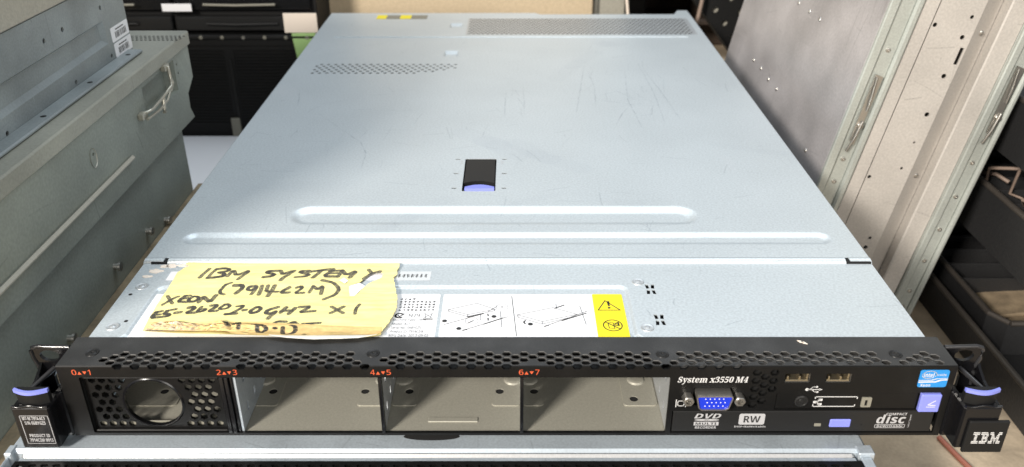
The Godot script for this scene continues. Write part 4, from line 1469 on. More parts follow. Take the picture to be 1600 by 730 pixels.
# the handle with its rack ear, at the left (s -1) or right (s 1) end
func server_ear(t: Node3D, s: float) -> void:
	var mx := func(p: Array) -> PackedVector2Array:
		var out := PackedVector2Array()
		for q in p:
			out.append(Vector2(s * q.x, q.y))
		return out
	var g := Geo.new()
	var outline := [Vector2(219.6, -1.2), Vector2(237.8, -0.4), Vector2(239.6, -1.2), Vector2(240.3, -3.0), Vector2(240.0, -7.5), Vector2(238.6, -12.0), Vector2(238.2, -17.0), Vector2(239.4, -23.0), Vector2(239.6, -43.0), Vector2(219.6, -43.0)]
	var gap := [Vector2(220.6, -14.2), Vector2(226.5, -13.4), Vector2(230.4, -15.0), Vector2(232.2, -19.0), Vector2(232.2, -25.0), Vector2(231.0, -30.0), Vector2(220.6, -30.0)]
	g.plate([mx.call(outline), mx.call(Array(ngon(231.6, -6.0, 5.0, 22, 0.0, 3.4))), mx.call(gap)], raised(FRONT, 7.5), 2.0)
	# outer cheek from the ear forward to the grip
	var cheek := [Vector2(7.5, -10.0), Vector2(7.5, -43.0), Vector2(32.0, -43.0), Vector2(32.0, -17.5), Vector2(24.0, -17.0), Vector2(16.0, -15.2), Vector2(10.5, -12.4)]
	var ct := Transform3D(Vector3(0, 0, 1), Vector3(0, 1, 0), Vector3(-1, 0, 0), Vector3(s * 238.4 + 0.7, 0, 0))
	g.plate([PackedVector2Array(cheek)], ct, 1.4)
	# grip
	g.box(Vector3(minf(s * 222.6, s * 241.4), -43.6, 22.0), Vector3(maxf(s * 222.6, s * 241.4), -17.6, 34.2), 1.0)
	g.box(Vector3(minf(s * 219.7, s * 223.4), -43.2, 9.6), Vector3(maxf(s * 219.7, s * 223.4), -15.0, 25.4), 0.8)
	# wavy lip along the grip's upper front edge
	var lip := []
	for k in 13:
		var f := k / 12.0
		lip.append(Vector3(s * lerpf(223.2, 240.8, f), -17.6 - 0.5 * sin(TAU * f * 1.5), 33.4))
	g.tube(lip, 0.8, 8)
	var ear := build("rack_handle", g, M.black_gloss, t)
	ear.set_meta("label", "left-hand handle with a small printed identity label" if s < 0 else "right-hand handle with a striped maker's plate")
	# rounded edge of the ear, and the bent strut behind the grip
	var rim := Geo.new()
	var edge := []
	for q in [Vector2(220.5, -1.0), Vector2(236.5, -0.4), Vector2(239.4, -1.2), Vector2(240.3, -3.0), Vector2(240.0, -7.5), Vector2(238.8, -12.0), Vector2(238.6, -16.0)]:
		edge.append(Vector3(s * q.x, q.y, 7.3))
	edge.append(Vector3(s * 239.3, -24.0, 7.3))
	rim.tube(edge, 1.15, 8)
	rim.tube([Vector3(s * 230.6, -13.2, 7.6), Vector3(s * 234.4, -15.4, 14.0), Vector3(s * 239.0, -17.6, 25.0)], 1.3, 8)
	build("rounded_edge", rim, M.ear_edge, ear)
	var b := Geo.new()
	var plan := [Vector2(s * 239.0, 27.4), Vector2(s * 223.4, 27.4)]
	for k in 11:
		var f := k / 10.0
		plan.append(Vector2(s * lerpf(223.4, 239.0, f), 30.0 + 2.6 * sin(PI * f)))
	var pt := Transform3D(Vector3(1, 0, 0), Vector3(0, 0, 1), Vector3(0, 1, 0), Vector3.ZERO)
	var flat := []
	for q in plan:
		flat.append(q)
	b.extrude(flat, pt, -19.0, -10.2)
	build("release_button", b, M.black_matt, ear)
	var band := Geo.new()
	var strip := []
	for k in 11:
		var f := k / 10.0
		strip.append(Vector2(s * lerpf(223.0, 239.6, f), 30.5 + 2.6 * sin(PI * f)))
	for k in 11:
		var f := 1.0 - k / 10.0
		strip.append(Vector2(s * lerpf(223.0, 239.6, f), 28.9 + 2.6 * sin(PI * f)))
	band.extrude(strip, pt, -11.2, -9.4)
	build("blue_band", band, M.blue_touch, ear)
	if s < 0:
		var lf := raised(FRONT, 34.26)
		var l := Geo.new()
		l.line([Vector2(-238.0, -22.6), Vector2(-224.2, -22.6), Vector2(-224.2, -40.0), Vector2(-238.0, -40.0)], 0.28, lf, true)
		letters(l, "MT-M 7914-AC1", Rect2(-237.0, -25.3, 11.0, 2.2), lf, true)
		letters(l, "S/N 06BYGZ5", Rect2(-236.4, -28.1, 10.2, 2.1), lf, true)
		letters(l, "PRODUCT ID", Rect2(-236.0, -36.0, 10.0, 2.0), lf, true)
		letters(l, "7914C2M 0913", Rect2(-236.6, -38.9, 11.6, 2.1), lf, true)
		build("identity_print", l, M.grey_ink, ear)
	else:
		var p := Geo.new()
		p.box(Vector3(226.2, -44.6, 34.0), Vector3(246.0, -25.0, 36.0), 0.5)
		var plate_ := build("maker_plate", p, M.black_matt, ear)
		var m := Geo.new()
		var rows := [
			[[0, 10], [12, 22], [26, 31], [39, 44]], [[0, 10], [12, 23.5], [26, 32], [38, 44]], [[3, 7], [15, 18], [20.5, 24], [29, 33], [37, 41]], [[3, 7], [15, 23], [29, 34], [36, 41]],
			[[3, 7], [15, 23], [29, 32], [32.6, 37.4], [38, 41]], [[3, 7], [15, 18], [20.5, 24], [29, 32], [33.4, 36.6], [38, 41]], [[0, 10], [12, 23.5], [26, 32], [34.2, 35.8], [38, 44]], [[0, 10], [12, 22], [26, 32], [34.6, 35.4], [38, 44]]]
		for r in 8:
			for seg in rows[r]:
				m.plate([rect(229.4 + seg[0] * 0.32, -32.1 - r * 0.92, 229.4 + seg[1] * 0.32, -31.52 - r * 0.92)], raised(FRONT, 36.05), 0.0)
		build("maker_lettering", m, M.white_ink, plate_)

# ------------------------------------------------------------------ what stands around it
const FLOOR := -180.0

func make_floor() -> void:
	var g := Geo.new()
	OFF = Vector3.ZERO
	g.box(Vector3(-3000, FLOOR - 40, -4000), Vector3(3000, FLOOR, 2000), 0.5)
	var o := build("floor", g, M.floor_board, self)
	o.set_meta("kind", "structure")

func make_lower_server() -> void:
	var t := thing("rack_server", "taller steel server directly beneath, only its front edge and black honeycomb showing", "server", Vector3(-34, FLOOR, 0))
	var g := Geo.new()
	g.box(Vector3(-251, FLOOR, -640), Vector3(182, -46.0, 33.0), 1.6)
	build("case", g, M.cool_steel, t)
	g = Geo.new()
	g.box(Vector3(-243, -60.0, 33.2), Vector3(174, -46.4, 36.4), 1.5)
	build("front_rail", g, M.lid_grey_bright, t)
	g = Geo.new()
	g.box(Vector3(-243, -60.0, 36.5), Vector3(174, -47.4, 39.2), 0.2)
	build("front_step", g, M.cool_steel, t)
	g = Geo.new()
	var holes := [rect(-244, -70, 176, -39.3)]
	for row in 10:
		for k in 70:
			var x := -240.0 + 6.0 * k + (3.0 if row % 2 else 0.0)
			if x < 172:
				holes.append(ngon(x, -42.4 - row * 2.7, 2.3, 6, 0.0, 1.25))
	g.plate(holes, raised(TOP, -47.0), 1.5)
	g.box(Vector3(-244, FLOOR + 0.3, 68.0), Vector3(176, -47.2, 70.0), 0.5)
	var bez := build("bezel", g, M.black_plastic, t)
	g = Geo.new()
	g.box(Vector3(-243, FLOOR + 0.3, 39.4), Vector3(175, -51.0, 67.8), 0.1)
	build("grille_backing", g, M.dark_void, bez)
	g = Geo.new()
	g.plate([ngon(-38.5, -22.4, 14.5, 24, 0.0, 3.0)], raised(TOP, -45.94), 0.0)
	build("finger_notch", g, M.dark_void, t)
	for s in [[-251.4, -247.4, M.cool_steel], [175.8, 184.0, M.cool_steel]]:
		g = Geo.new()
		g.box(Vector3(s[0], -90, 29.0), Vector3(s[1], -45.4, 36.0), 0.6)
		g.box(Vector3(s[0] + 1.0, -90, 36.0), Vector3(s[1] - 1.5, -47.4, 44.0), 0.6)
		build("corner_bracket", g, s[2], t)
	for x in [-230.0, -150.0, -210.0]:
		g = Geo.new()
		g.box(Vector3(x - 1.2, -48.9, 37.0), Vector3(x + 1.2, -48.2, 39.2), 0.2)
		build("small_stop", g, M.dark_void, t)

func holes_at(list: Array, r: float) -> Array:
	var out := []
	for p in list:
		out.append(ngon(p[0], p[1], r, 12))
	return out

func make_left_stack() -> void:
	# bottom: dark case, its flange tinted tan for a warm reflection
	var t := thing("server_case", "dark greenish steel case at the bottom of the left stack with a tan flange", "equipment case", Vector3(-400, FLOOR, -140))
	var g := Geo.new()
	g.box(Vector3(-700, FLOOR, -306), Vector3(-270, 1.4, 40), 0.8)
	build("case", g, M.aged_steel, t)
	g = Geo.new()
	g.box(Vector3(-269.9, -61.0, -318), Vector3(-258.5, -59.0, 40), 0.6)
	build("flange", g, M.flange_tan, t)
	for p in [[-206.0, -47.0], [-148.0, -44.0], [-240.0, -55.0], [-74.0, -52.0]]:
		g = Geo.new()
		g.lathe([Vector2(2.4, 0), Vector2(2.2, 2.6), Vector2(3.2, 3.0), Vector2(3.0, 4.6), Vector2(0, 4.8)], 12, at(TOWARDS_RIGHT, Vector3(-270, p[1], p[0])))
		build("stud", g, M.bare_steel, t)
	# middle: long case with lid lip, carrying handle and ridge
	t = thing("server_case", "long grey steel case in the middle of the left stack with a wire carrying handle", "equipment case", Vector3(-400, 2, -140))
	g = Geo.new()
	var prof := [Vector2(329, 59.6), Vector2(329, 33), Vector2(313, 24), Vector2(312, 12), Vector2(318, 2), Vector2(-50, 2), Vector2(-50, 59.6)]
	var hs := [PackedVector2Array(prof)]
	hs.append_array(holes_at([[141, 42.0], [300, 45.0], [300, 52.0], [224, 36]], 1.2))
	var well := PackedVector2Array([Vector2(229, 33), Vector2(294, 33), Vector2(294, 57.5), Vector2(229, 56)])
	hs.append(well)
	g.plate(hs, at(TOWARDS_RIGHT, Vector3(-262, 0, 0)), 1.2)
	g.press([ring3(well, -0.5), [Vector3(231, 34, -9), Vector3(292, 34, -9), Vector3(292, 56.5, -9), Vector3(231, 55, -9)]], at(TOWARDS_RIGHT, Vector3(-262, 0, 0)))
	g.box(Vector3(-700, 2.2, -310), Vector3(-275, 59, 50), 0.5)
	g.quad(Vector3(-262, 33, -329), Vector3(-262, 59, -329), Vector3(-700, 59, -329), Vector3(-700, 33, -329), Vector3(0, 0, -1))
	build("case", g, M.aged_steel, t)
	g = Geo.new()
	g.box(Vector3(-700, 59.8, -331), Vector3(-260, 71.0, 50), 1.0)
	build("lid", g, M.aged_mid, t)
	var vent := Geo.new()
	for row in 4:
		for k in 13:
			vent.plate([ngon(-300 + k * 3.4 + (1.7 if row % 2 else 0.0), 301 + row * 4.0, 1.2, 8)], raised(TOP, 71.04), 0.0)
	build("vent_holes", vent, M.dark_void, t)
	g = Geo.new()
	g.box(Vector3(-262.2, 17.4, -191), Vector3(-258.8, 21.0, 48), 1.4)
	build("ridge", g, M.aged_steel_light, t)
	g = Geo.new()
	g.tube([Vector3(-262, 60, -271), Vector3(-257, 59, -270), Vector3(-255.5, 52, -267), Vector3(-255.5, 45.6, -266), Vector3(-255.0, 43.6, -246), Vector3(-255.0, 42.0, -224), Vector3(-257, 41.6, -219), Vector3(-262, 41.0, -217)], 1.15, 8)
	g.tube([Vector3(-255.5, 45.6, -266), Vector3(-254.5, 39.5, -252), Vector3(-255, 37.4, -236), Vector3(-256, 37.8, -215)], 1.0, 8)
	g.tube([Vector3(-255, 43.0, -246), Vector3(-254.5, 36.0, -243), Vector3(-255, 32.6, -244)], 1.6, 8)
	g.tube([Vector3(-260, 56, -275), Vector3(-258.5, 45, -277), Vector3(-258.5, 40, -270)], 1.2, 8)
	var handle := build("carrying_handle", g, M.contact_cream, t)
	for p in [[-271.0, 59.0], [-217.0, 40.0]]:
		g = Geo.new()
		g.box(Vector3(-262.2, p[1] - 3, p[0] - 4), Vector3(-257.6, p[1] + 2, p[0] + 4), 0.8)
		build("handle_mount", g, M.contact_cream, handle)
	g = Geo.new()
	g.lathe([Vector2(4.4, 0.0), Vector2(3.8, -0.8), Vector2(1.6, -2.2), Vector2(0, -2.4)], 16, Transform3D(Basis(Vector3(0, 0, -1), Vector3(0, 1.5, 0), Vector3(1, 0, 0)), Vector3(-261.6, 40.0, -140)))
	build("pressed_dimple", g, M.aged_steel_light, t)
	# top: smaller case, folded side with a pressed panel and two barcode stickers
	t = thing("server_case", "smaller grey case on top of the left stack with two white barcode stickers", "equipment case", Vector3(-480, 71, -120))
	g = Geo.new()
	var side := [rect(-50, 71.6, 275.5, 126)]
	side.append_array(holes_at([[237.6, 111.3], [180.6, 111.0], [156, 110.4], [182, 75.9], [93.7, 74.4], [239.6, 76.6]], 1.7))
	side.append(PackedVector2Array([Vector2(239, 86.0), Vector2(236.5, 102.4), Vector2(-30, 100.8), Vector2(-30, 81.8)]))
	g.plate(side, at(TOWARDS_RIGHT, Vector3(-283, 0, 0)), 1.0)
	g.press([[Vector3(239, 86.0, 0), Vector3(236.5, 102.4, 0), Vector3(-30, 100.8, 0), Vector3(-30, 81.8, 0)], [Vector3(234.5, 89.2, -2.6), Vector3(232.5, 100.4, -2.6), Vector3(-30, 98.8, -2.6), Vector3(-30, 85.0, -2.6)]], at(TOWARDS_RIGHT, Vector3(-283, 0, 0)))
	g.box(Vector3(-700, 71.4, -275), Vector3(-288, 126, 50), 0.5)
	g.box(Vector3(-283.4, 71.2, -268), Vector3(-272.5, 73.6, 50), 0.8)
	build("case", g, M.cool_grey, t)
	g = Geo.new()
	g.box(Vector3(-700, 126.4, -278), Vector3(-282, 210, 50), 1.0)
	build("cover", g, M.aged_steel_light, t)
	for z in [-253.0, -188.6, -124.0]:
		g = Geo.new()
		g.lathe([Vector2(1.9, 0.03), Vector2(0, 0.04)], 12, at(TOP, Vector3(-277.5, 73.6, z)))
		build("flange_hole", g, M.dark_void, t)
	for p in [[245.4, 84.2], [246.2, 72.8]]:
		g = Geo.new()
		var sk := Transform3D(Vector3(0, 0, -1), Vector3(0, 1, 0), Vector3(1, 0, 0), Vector3(-282.9, p[1], -p[0]))
		g.plate([rounded(0, 0, 29.6, 10.4, 1.2, 3)], sk, 0.1)
		var stk := build("barcode_sticker", g, M.label_white, t)
		var bars := Geo.new()
		rng.seed = int(p[0] * 10)
		var x := 6.0
		while x < 24.0:
			var w := rng.randf_range(0.4, 1.4)
			bars.plate([rect(x, 2.0, x + w, 6.4)], raised(sk, 0.06), 0.0)
			x += w + rng.randf_range(0.4, 1.2)
		for k in 4:
			bars.line([Vector2(8.0 + k * 3.6, 8.0), Vector2(10.4 + k * 3.6, 8.0)], 0.9, raised(sk, 0.06))
		build("bars", bars, M.black_ink, stk)

# cases standing on end at the right, leaning 11.5 degrees to the right; local axes: x across, y up the lean, z towards the front
func leaning(called: String, label: String, x: float, z: float) -> Node3D:
	var t := thing(called, label, "equipment case", Vector3.ZERO)
	t.position = Vector3(0.219 + x * 0.001, FLOOR * 0.001, z * 0.001)
	t.rotation = Vector3(0, 0, -0.2)
	return t

# height along the lean of a world height (mm)
func up(y: float) -> float:
	return (y - FLOOR) / cos(0.2)

func rail(t: Node3D, x0: float, x1: float, z: float, finds: Array) -> void:
	var g := Geo.new()
	var w := x1 - x0
	g.box(Vector3(x0, 0, z), Vector3(x0 + w * 0.28, 620, z + 4.0), 0.8)
	g.box(Vector3(x1 - w * 0.24, 0, z), Vector3(x1, 620, z + 4.6), 1.6)
	g.box(Vector3(x0 + w * 0.27, 0, z), Vector3(x1 - w * 0.23, 620, z + 1.2), 0.2)
	var r := build("slide_rail", g, M.rail_steel, t)
	for y in finds:
		var s := Geo.new()
		s.lathe([Vector2(1.9, 0), Vector2(1.7, 0.9), Vector2(0.8, 1.1), Vector2(0.7, 0.4), Vector2(0, 0.4)], 12, Transform3D(Basis.IDENTITY, Vector3(x0 + w * 0.52, up(y), z + 1.2)))
		build("rail_screw", s, M.bare_steel, r)

func rail_catch(t: Node3D, x: float, z: float, y0: float, y1: float) -> void:
	var c := Geo.new()
	c.plate([PackedVector2Array([Vector2(x - 3.2, up(y1)), Vector2(x + 3.0, up(y1) - 1.0), Vector2(x + 1.6, up(y0)), Vector2(x - 2.6, up(y0) + 3.0)])], Transform3D(Basis.IDENTITY, Vector3(0, 0, z + 3.0)), 1.4)
	c.tube([Vector3(x - 1.8, up(y1) - 2, z + 4), Vector3(x - 0.6, up(y1) - 16, z + 5), Vector3(x + 0.8, up(lerpf(y0, y1, 0.5)), z + 4)], 0.9, 6)
	c.tube([Vector3(x + 1.0, up(lerpf(y0, y1, 0.35)), z + 4), Vector3(x - 0.8, up(y0) + 6, z + 5), Vector3(x - 2.2, up(y0) - 6, z + 3)], 1.1, 6)
	build("rail_catch", c, M.bare_steel, t)
	var k := Geo.new()
	k.lathe([Vector2(2.3, 0), Vector2(2.2, 1.6), Vector2(1.2, 1.8), Vector2(1.0, 0.4), Vector2(0, 0.4)], 12, Transform3D(Basis.IDENTITY, Vector3(x + 0.5, up(lerpf(y0, y1, 0.28)), z + 3.2)))
	build("catch_rivet", k, M.bare_steel, t)

func make_right_row() -> void:
	# 1: broad grey lid towards the server, slide rail on its narrow side
	var t := leaning("server_case", "upright grey steel case with a stained broad lid, nearest the thin server", 0, -270)
	var g := Geo.new()
	g.box(Vector3(0.6, 0, -345), Vector3(24.5, 620, -1.0), 1.0)
	build("lid", g, M.lid_grey, t)
	rail(t, 0.0, 24.4, -0.8, [74.5, -13.5, -32.9])
	rail_catch(t, 13.2, 0.4, 0.0, 56.0)
	for p in [[447, 66], [414, 66], [385, 66], [516, -9], [487, -9], [456, -10.5], [426, -10.5], [314, -27]]:
		var s := Geo.new()
		s.lathe([Vector2(2.0, 0), Vector2(1.7, 0.7), Vector2(0.9, 1.0), Vector2(0, 1.1)], 12, Transform3D(TOWARDS_LEFT.basis, Vector3(0.5, up(p[1]), 270.0 - p[0])))
		build("lid_rivet", s, M.bare_steel, t)
	# 2: beige case with a stepped side full of holes
	t = leaning("server_case", "upright beige painted case with a stepped side and punched holes", 25, -270)
	g = Geo.new()
	var to := func(wx: float, wy: float) -> Vector2:   # a point seen on the side, world x, y to local x, y
		var d := Vector2(wx - 219.0 - 25.0, wy - FLOOR)
		return Vector2(d.x * cos(0.2) - d.y * sin(0.2), d.x * sin(0.2) + d.y * cos(0.2))
	var face := [rect(12.9, 0, 46.0, 620)]
	for p in [[312.9, 90.7, 1.7], [340.6, 96, 1.5], [337, 81, 1.8], [330.2, 51.2, 1.9], [324.2, 20.5, 1.9], [319.4, -2.8, 1.0], [286.7, -31.6, 1.6], [314.1, -24.9, 1.2], [300.9, -88.0, 1.4], [298.9, -96.8, 1.8]]:
		var c: Vector2 = to.call(p[0], p[1])
		face.append(ngon(clampf(c.x, 15.5, 43.5), c.y, p[2], 12))
	var a: Vector2 = to.call(332.9, 61.0)
	face.append(rect(41.4, a.y, 44.4, a.y + 13.0))
	g.plate(face, raised(FRONT, -1.0), 1.2)
	g.box(Vector3(0.2, 0, -345), Vector3(12.0, 620, 0.6), 0.8)
	g.quad(Vector3(46, 0, -1), Vector3(46, 620, -1), Vector3(61, 620, -11), Vector3(61, 0, -11), Vector3(0.5, 0, 1))
	g.quad(Vector3(61, 0, -11), Vector3(61, 620, -11), Vector3(63.5, 620, -12), Vector3(63.5, 0, -12), Vector3(0, 0, 1))
	g.box(Vector3(64.0, 0, -345), Vector3(79.6, 620, -0.6), 1.0)
	g.box(Vector3(12.2, 0, -345), Vector3(63.8, 620, -14), 0.3)
	build("case", g, M.beige_paint, t)
	for p in [[353.6, 82.7], [332.4, -34.1]]:
		var s := Geo.new()
		var c: Vector2 = to.call(p[0], p[1])
		s.lathe([Vector2(2.2, 0), Vector2(1.9, 1.0), Vector2(0.9, 1.3), Vector2(0, 1.3)], 12, Transform3D(Basis.IDENTITY, Vector3(54.5, c.y, -6.8)))
		build("side_rivet", s, M.bare_steel, t)
	# 3: thin case whose rail side closes the row
	t = leaning("server_case", "upright narrow case with a pale slide rail, outermost by the black trays", 106, -270)
	g = Geo.new()
	g.box(Vector3(0.2, 0, -345), Vector3(20.6, 620, -1.0), 1.0)
	build("case", g, M.rail_steel, t)
	rail(t, 0.0, 20.4, -0.8, [-17.3, -47.1, -77.2, -106.9, -136.5, -152.0])
	rail_catch(t, 11.0, 0.4, 6.0, 62.0)

func tray(label: String, x0: float, rim_y: float, z1: float, height: float, corner: float, group: String) -> Node3D:
	var t := thing("plastic_tray", label, "tray", Vector3(x0 + 150, rim_y - height, z1 - 300), group)
	var plan := [Vector2(x0, z1 - 700), Vector2(x0, z1 - corner), Vector2(x0 + corner * 0.62, z1), Vector2(x0 + 300, z1), Vector2(x0 + 300, z1 - 700)]
	var pt := Transform3D(Vector3(1, 0, 0), Vector3(0, 0, 1), Vector3(0, 1, 0), Vector3.ZERO)
	var inner := Geometry2D.offset_polygon(PackedVector2Array(plan), -5.0)[0]
	var up_ := Transform3D(Vector3(1, 0, 0), Vector3(0, 0, -1), Vector3(0, 1, 0), Vector3(0, rim_y, 0))
	var g := Geo.new()
	g.plate([flip(PackedVector2Array(plan)), flip(inner)], up_, height)
	g.plate([flip(inner)], raised(up_, 4.0 - height), 3.0)
	build("tray_wall", g, M.tray_plastic, t)
	var r := Geo.new()
	var loop := []
	for p in plan:
		loop.append(Vector3(p.x + (2.0 if p.x < x0 + 200 else -2.0), rim_y + 0.6, p.y - 1.0))
	loop.append(loop[0])
	for i in loop.size() - 1:
		r.tube([loop[i], loop[i + 1]], 2.6, 8)
	build("rolled_rim", r, M.tray_rim, t)
	return t

func make_trays() -> void:
	var stack := "black plastic trays stacked at the right edge"
	var t := tray("topmost black plastic tray at the right edge, only its smooth outer wall showing", 400, 28.0, -150, 47, 20, stack)
	t = tray("middle black plastic tray at the right edge with bent brown wire inside", 400, -52.0, -150, 46, 20, stack)
	var g := Geo.new()
	g.tube([Vector3(412, -57, -317), Vector3(406, -40, -307), Vector3(422, -34, -291)], 1.6, 6)
	g.tube([Vector3(422, -34, -291), Vector3(424, -60, -299), Vector3(438, -64, -291), Vector3(432, -44, -281)], 1.4, 6)
	g.tube([Vector3(416, -60, -345), Vector3(424, -54, -325), Vector3(432, -58, -317)], 1.8, 6)
	g.tube([Vector3(424, -60, -275), Vector3(412, -48, -261), Vector3(430, -52, -251)], 1.6, 6)
	single("wire_scrap", g, M.strap_pink, "bent scrap of brownish wire lying in the middle black tray", "wire", Vector3(420, -64, -305))
	OFF = Vector3(550, -98, -450)
	for k in 12:
		var p := Geo.new()
		p.box(Vector3(406, -93, -470 + k * 27), Vector3(600, -60, -467 + k * 27), 0.5)
		build("tray_rib", p, M.tray_plastic, t)
	for sz in [-640.0, -200.0]:
		var p := Geo.new()
		p.box(Vector3(690, -52, sz - 8), Vector3(698, -19, sz + 8), 1.0)
		build("stacking_post", p, M.tray_plastic, t)
	t = tray("lower black plastic tray at the right edge with cut corner and tan card inside", 400, -146.0, -228, 32, 16, stack)
	OFF = Vector3(550, -178, -528)
	for k in 6:
		var p := Geo.new()
		p.box(Vector3(406, -173, -450 + k * 27), Vector3(600, -152, -447 + k * 27), 0.5)
		build("tray_rib", p, M.tray_plastic, t)
	for sz in [-640.0, -220.0]:
		var p := Geo.new()
		p.box(Vector3(690, -146, sz - 8), Vector3(698, -98, sz + 8), 1.0)
		build("stacking_post", p, M.tray_plastic, t)
	for row in [["tan_card", "flat tan cardboard piece lying in the lower black tray", 20.0, -230.0, 0.1], ["tan_card", "tilted tan cardboard scrap at the front of the lower black tray", 44.0, -188.0, -0.3]]:
		var card := Geo.new()
		card.box(Vector3(-34, 0, -22), Vector3(34, 4, 17), 1.2, Transform3D(Basis(Vector3(0, 1, 0), row[4]) * Basis(Vector3(0, 0, 1), 0.14 if row[4] < 0 else 0.05), Vector3(425 + row[2], -170, row[3] - 62)))
		single(row[0], card, M.card_tan, row[1], "cardboard", Vector3(425 + row[2], -171, row[3] - 62))
	t = tray("front black plastic tray on the floor at the bottom right corner", 382, -150.0, -92, 30, 14, stack)
	var c := Geo.new()
	c.tube([Vector3(317, FLOOR + 2.0, -128), Vector3(322, FLOOR + 2.0, -106), Vector3(327, FLOOR + 2.0, -88), Vector3(336, FLOOR + 2.0, -60)], 2.0, 8)
	single("red_cable", c, M.cable_red, "dull red cable lying on the floor below the right-hand handle", "cable", Vector3(320, FLOOR, -100))

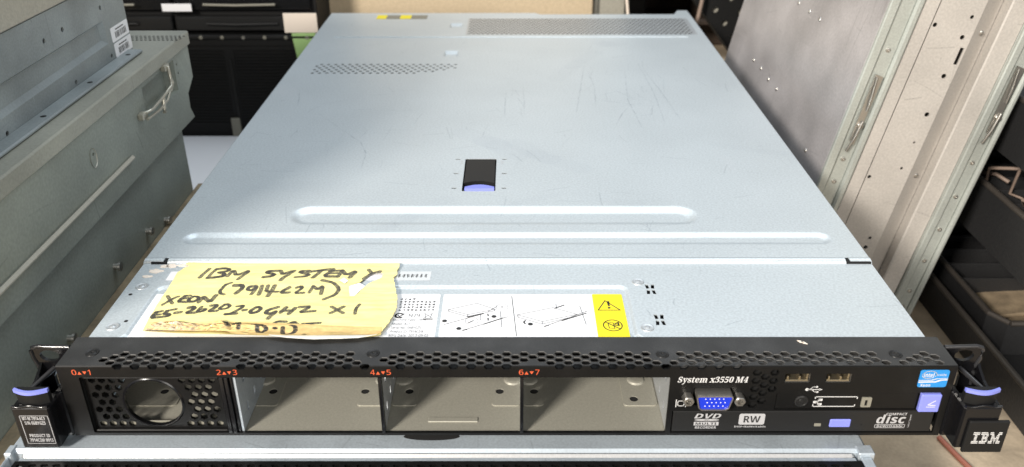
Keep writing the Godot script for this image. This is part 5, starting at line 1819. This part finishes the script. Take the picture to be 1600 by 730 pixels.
func make_background() -> void:
	# black cabinet with a shelf lip and slots behind the left stack
	var t := thing("equipment_cabinet", "black equipment cabinet with slotted upper drawers, behind the gap on the left", "cabinet", Vector3(-330, FLOOR, -780))
	var g := Geo.new()
	g.box(Vector3(-620, FLOOR, -900), Vector3(-246, -44, -728), 1.0)
	build("lower_door", g, M.black_matt, t)
	g = Geo.new()
	g.box(Vector3(-620, -43.6, -900), Vector3(-246, -38, -722), 1.5)
	build("shelf_lip", g, M.charcoal, t)
	g = Geo.new()
	g.box(Vector3(-620, -37.6, -900), Vector3(-246, 200, -740), 1.0)
	build("upper_body", g, M.black_matt, t)
	for i in 5:
		for k in 2:
			g = Geo.new()
			g.box(Vector3(-600 + k * 176, -34 + i * 24.0, -740), Vector3(-428 + k * 176, -16 + i * 24.0, -733 if i % 2 else -727), 1.5)
			build("drawer_front", g, M.black_gloss if i % 2 else M.charcoal, t)
	for i in 5:
		for k in 2:
			g = Geo.new()
			g.tube([Vector3(-560 + k * 176, -24 + i * 24.0, -724), Vector3(-520 + k * 176, -24 + i * 24.0, -720), Vector3(-470 + k * 176, -24 + i * 24.0, -724)], 1.6, 6)
			build("drawer_pull", g, M.grey_plastic if i % 2 else M.charcoal, t)
	for k in 7:
		g = Geo.new()
		g.lathe([Vector2(2.6, 0), Vector2(2.2, 1.0), Vector2(0, 1.2)], 10, Transform3D(Basis.IDENTITY, Vector3(-420 + k * 27, -41.0, -722)))
		build("screw", g, M.bare_steel if k % 3 == 0 else M.grey_plastic, t)
	g = Geo.new()
	var louvres := [rect(-470, -160, -250, -54)]
	for k in 24:
		louvres.append(rect(-464, -157 + k * 4.2, -368, -155 + k * 4.2))
		louvres.append(rect(-356, -157 + k * 4.2, -256, -155 + k * 4.2))
	g.plate(louvres, raised(FRONT, -726.5), 1.2)
	build("louvred_panel", g, M.black_matt, t)
	g = Geo.new()
	g.box(Vector3(-372, -176, -727), Vector3(-360, -150, -722), 1.0)
	build("door_catch", g, M.grey_plastic, t)
	g = Geo.new()
	g.box(Vector3(-362, -160, -727.9), Vector3(-359, -70, -724.6), 0.5)
	build("door_seam", g, M.charcoal, t)
	for p in [[-437.0, -9.0, -400.0, 0.5, "label_white", "small white label strip"]]:
		g = Geo.new()
		g.box(Vector3(p[0], p[1], -726.9), Vector3(p[2], p[3], -726.3), 0.1)
		build("label_strip", g, M[p[4]], t)
	var tag := Geo.new()
	tag.box(Vector3(-285, -34.5, -721.4), Vector3(-243, -10.0, -720.4), 0.2)
	single("paper_tag", tag, M.tag_cream, "blank cream card hanging on the black cabinet's shelf lip", "tag", Vector3(-280, -39, -721))
	tag = Geo.new()
	var gt := Transform3D(Basis(Vector3(0, 0, 1), 0.12), Vector3(-259, -64, -722.6))
	tag.box(Vector3(-15, -28, -0.5), Vector3(15, 30, 0.5), 0.2, gt)
	tag.line([Vector2(-6, 14), Vector2(-4, -14), Vector2(0, 12)], 1.2, raised(FRONT, 0.0).translated(Vector3(-259, -64, -721.9)))
	single("green_tag", tag, M.tag_green, "light green tag hanging below the cream card", "tag", Vector3(-276, -100, -722))
	var paper := Geo.new()
	paper.box(Vector3(-470, FLOOR + 0.3, -724), Vector3(-300, FLOOR + 5, -470), 1.0)
	single("white_board", paper, M.label_white, "white foam board lying on the floor in front of the black cabinet", "board", Vector3(-380, FLOOR, -600))
	# cream carton behind the server
	t = thing("storage_carton", "large cream carton standing right behind the thin server", "carton", Vector3(-70, FLOOR, -900))
	g = Geo.new()
	g.box(Vector3(-252, FLOOR, -1000), Vector3(112, 160, -820), 1.5)
	build("carton", g, M.cream_card, t)
	t = thing("metal_panel", "pale grey-green metal panel standing beside the cream carton", "panel", Vector3(140, FLOOR, -860))
	g = Geo.new()
	g.box(Vector3(118, FLOOR, -900), Vector3(158, 160, -840), 1.0)
	g.box(Vector3(114, FLOOR, -842), Vector3(119, 160, -832), 0.8)
	build("sheet", g, M.aged_steel_light, t)
	t = thing("metal_panel", "dull grey panel in the shade next to the pale green one", "panel", Vector3(170, FLOOR, -900))
	g = Geo.new()
	g.box(Vector3(159, FLOOR, -960), Vector3(176, 160, -930), 1.0)
	build("sheet", g, M.aged_steel, t)
	g = Geo.new()
	g.tube([Vector3(150, 60, -830), Vector3(157, -6, -826), Vector3(164, -60, -826), Vector3(168, FLOOR + 2, -820)], 2.2, 8)
	single("white_cable", g, M.tag_cream, "thin white cable hanging down in front of the grey panels", "cable", Vector3(162, FLOOR, -826))
	t = thing("shelf_unit", "shelf unit at the far right, its brown darkened for shade", "shelf", Vector3(300, FLOOR, -1100))
	g = Geo.new()
	g.box(Vector3(170, FLOOR, -1250), Vector3(700, 260, -1180), 2.0)
	build("back_board", g, M.shaded_brown, t)
	for k in 5:
		g = Geo.new()
		g.box(Vector3(176, -120 + k * 60, -1180), Vector3(690, -112 + k * 60, -1090), 1.0)
		build("shelf_board", g, M.shaded_brown, t)
	for k in 7:
		g = Geo.new()
		g.box(Vector3(182 + k * 66, -112 + 60 * (k % 2), -1170), Vector3(228 + k * 66, -74 + 60 * (k % 2), -1110), 2.0)
		build("stored_box", g, [M.charcoal, M.aged_steel, M.shaded_brown][k % 3], t)
	# perforated black crate behind the leaning cases
	t = thing("plastic_crate", "black perforated plastic crate behind the upright grey lid", "crate", Vector3(330, FLOOR, -760))
	g = Geo.new()
	var ct := Transform3D(Vector3(0.78, 0.62, 0), Vector3(-0.62, 0.78, 0), Vector3(0, 0, 1), Vector3(371, -172, -750))
	var holes := [rect(0, 0, 220, 330)]
	for r in 14:
		for k in 8:
			holes.append(rounded(10 + k * 24, 12 + r * 22, 18 + k * 24, 20 + r * 22, 3.0, 3))
	g.plate(holes, ct, 4.0)
	g.plate([rect(0, 0, 3, 330)], ct.translated(Vector3(0, 0, -4.2)), 160.0)
	build("crate_wall", g, M.black_matt, t)
	g = Geo.new()
	g.plate([rect(4, 4, 216, 326)], ct.translated(Vector3(0, 0, -7)), 1.0)
	build("crate_lining", g, M.aged_steel_light, t)
	g = Geo.new()
	g.tube([Vector3(243, 60, -735), Vector3(241, 0, -735), Vector3(236, -30, -732), Vector3(238, -100, -732)], 2.6, 8)
	single("strap", g, M.strap_pink, "dull pinkish strap hanging in front of the perforated crate", "strap", Vector3(236, -100, -690))
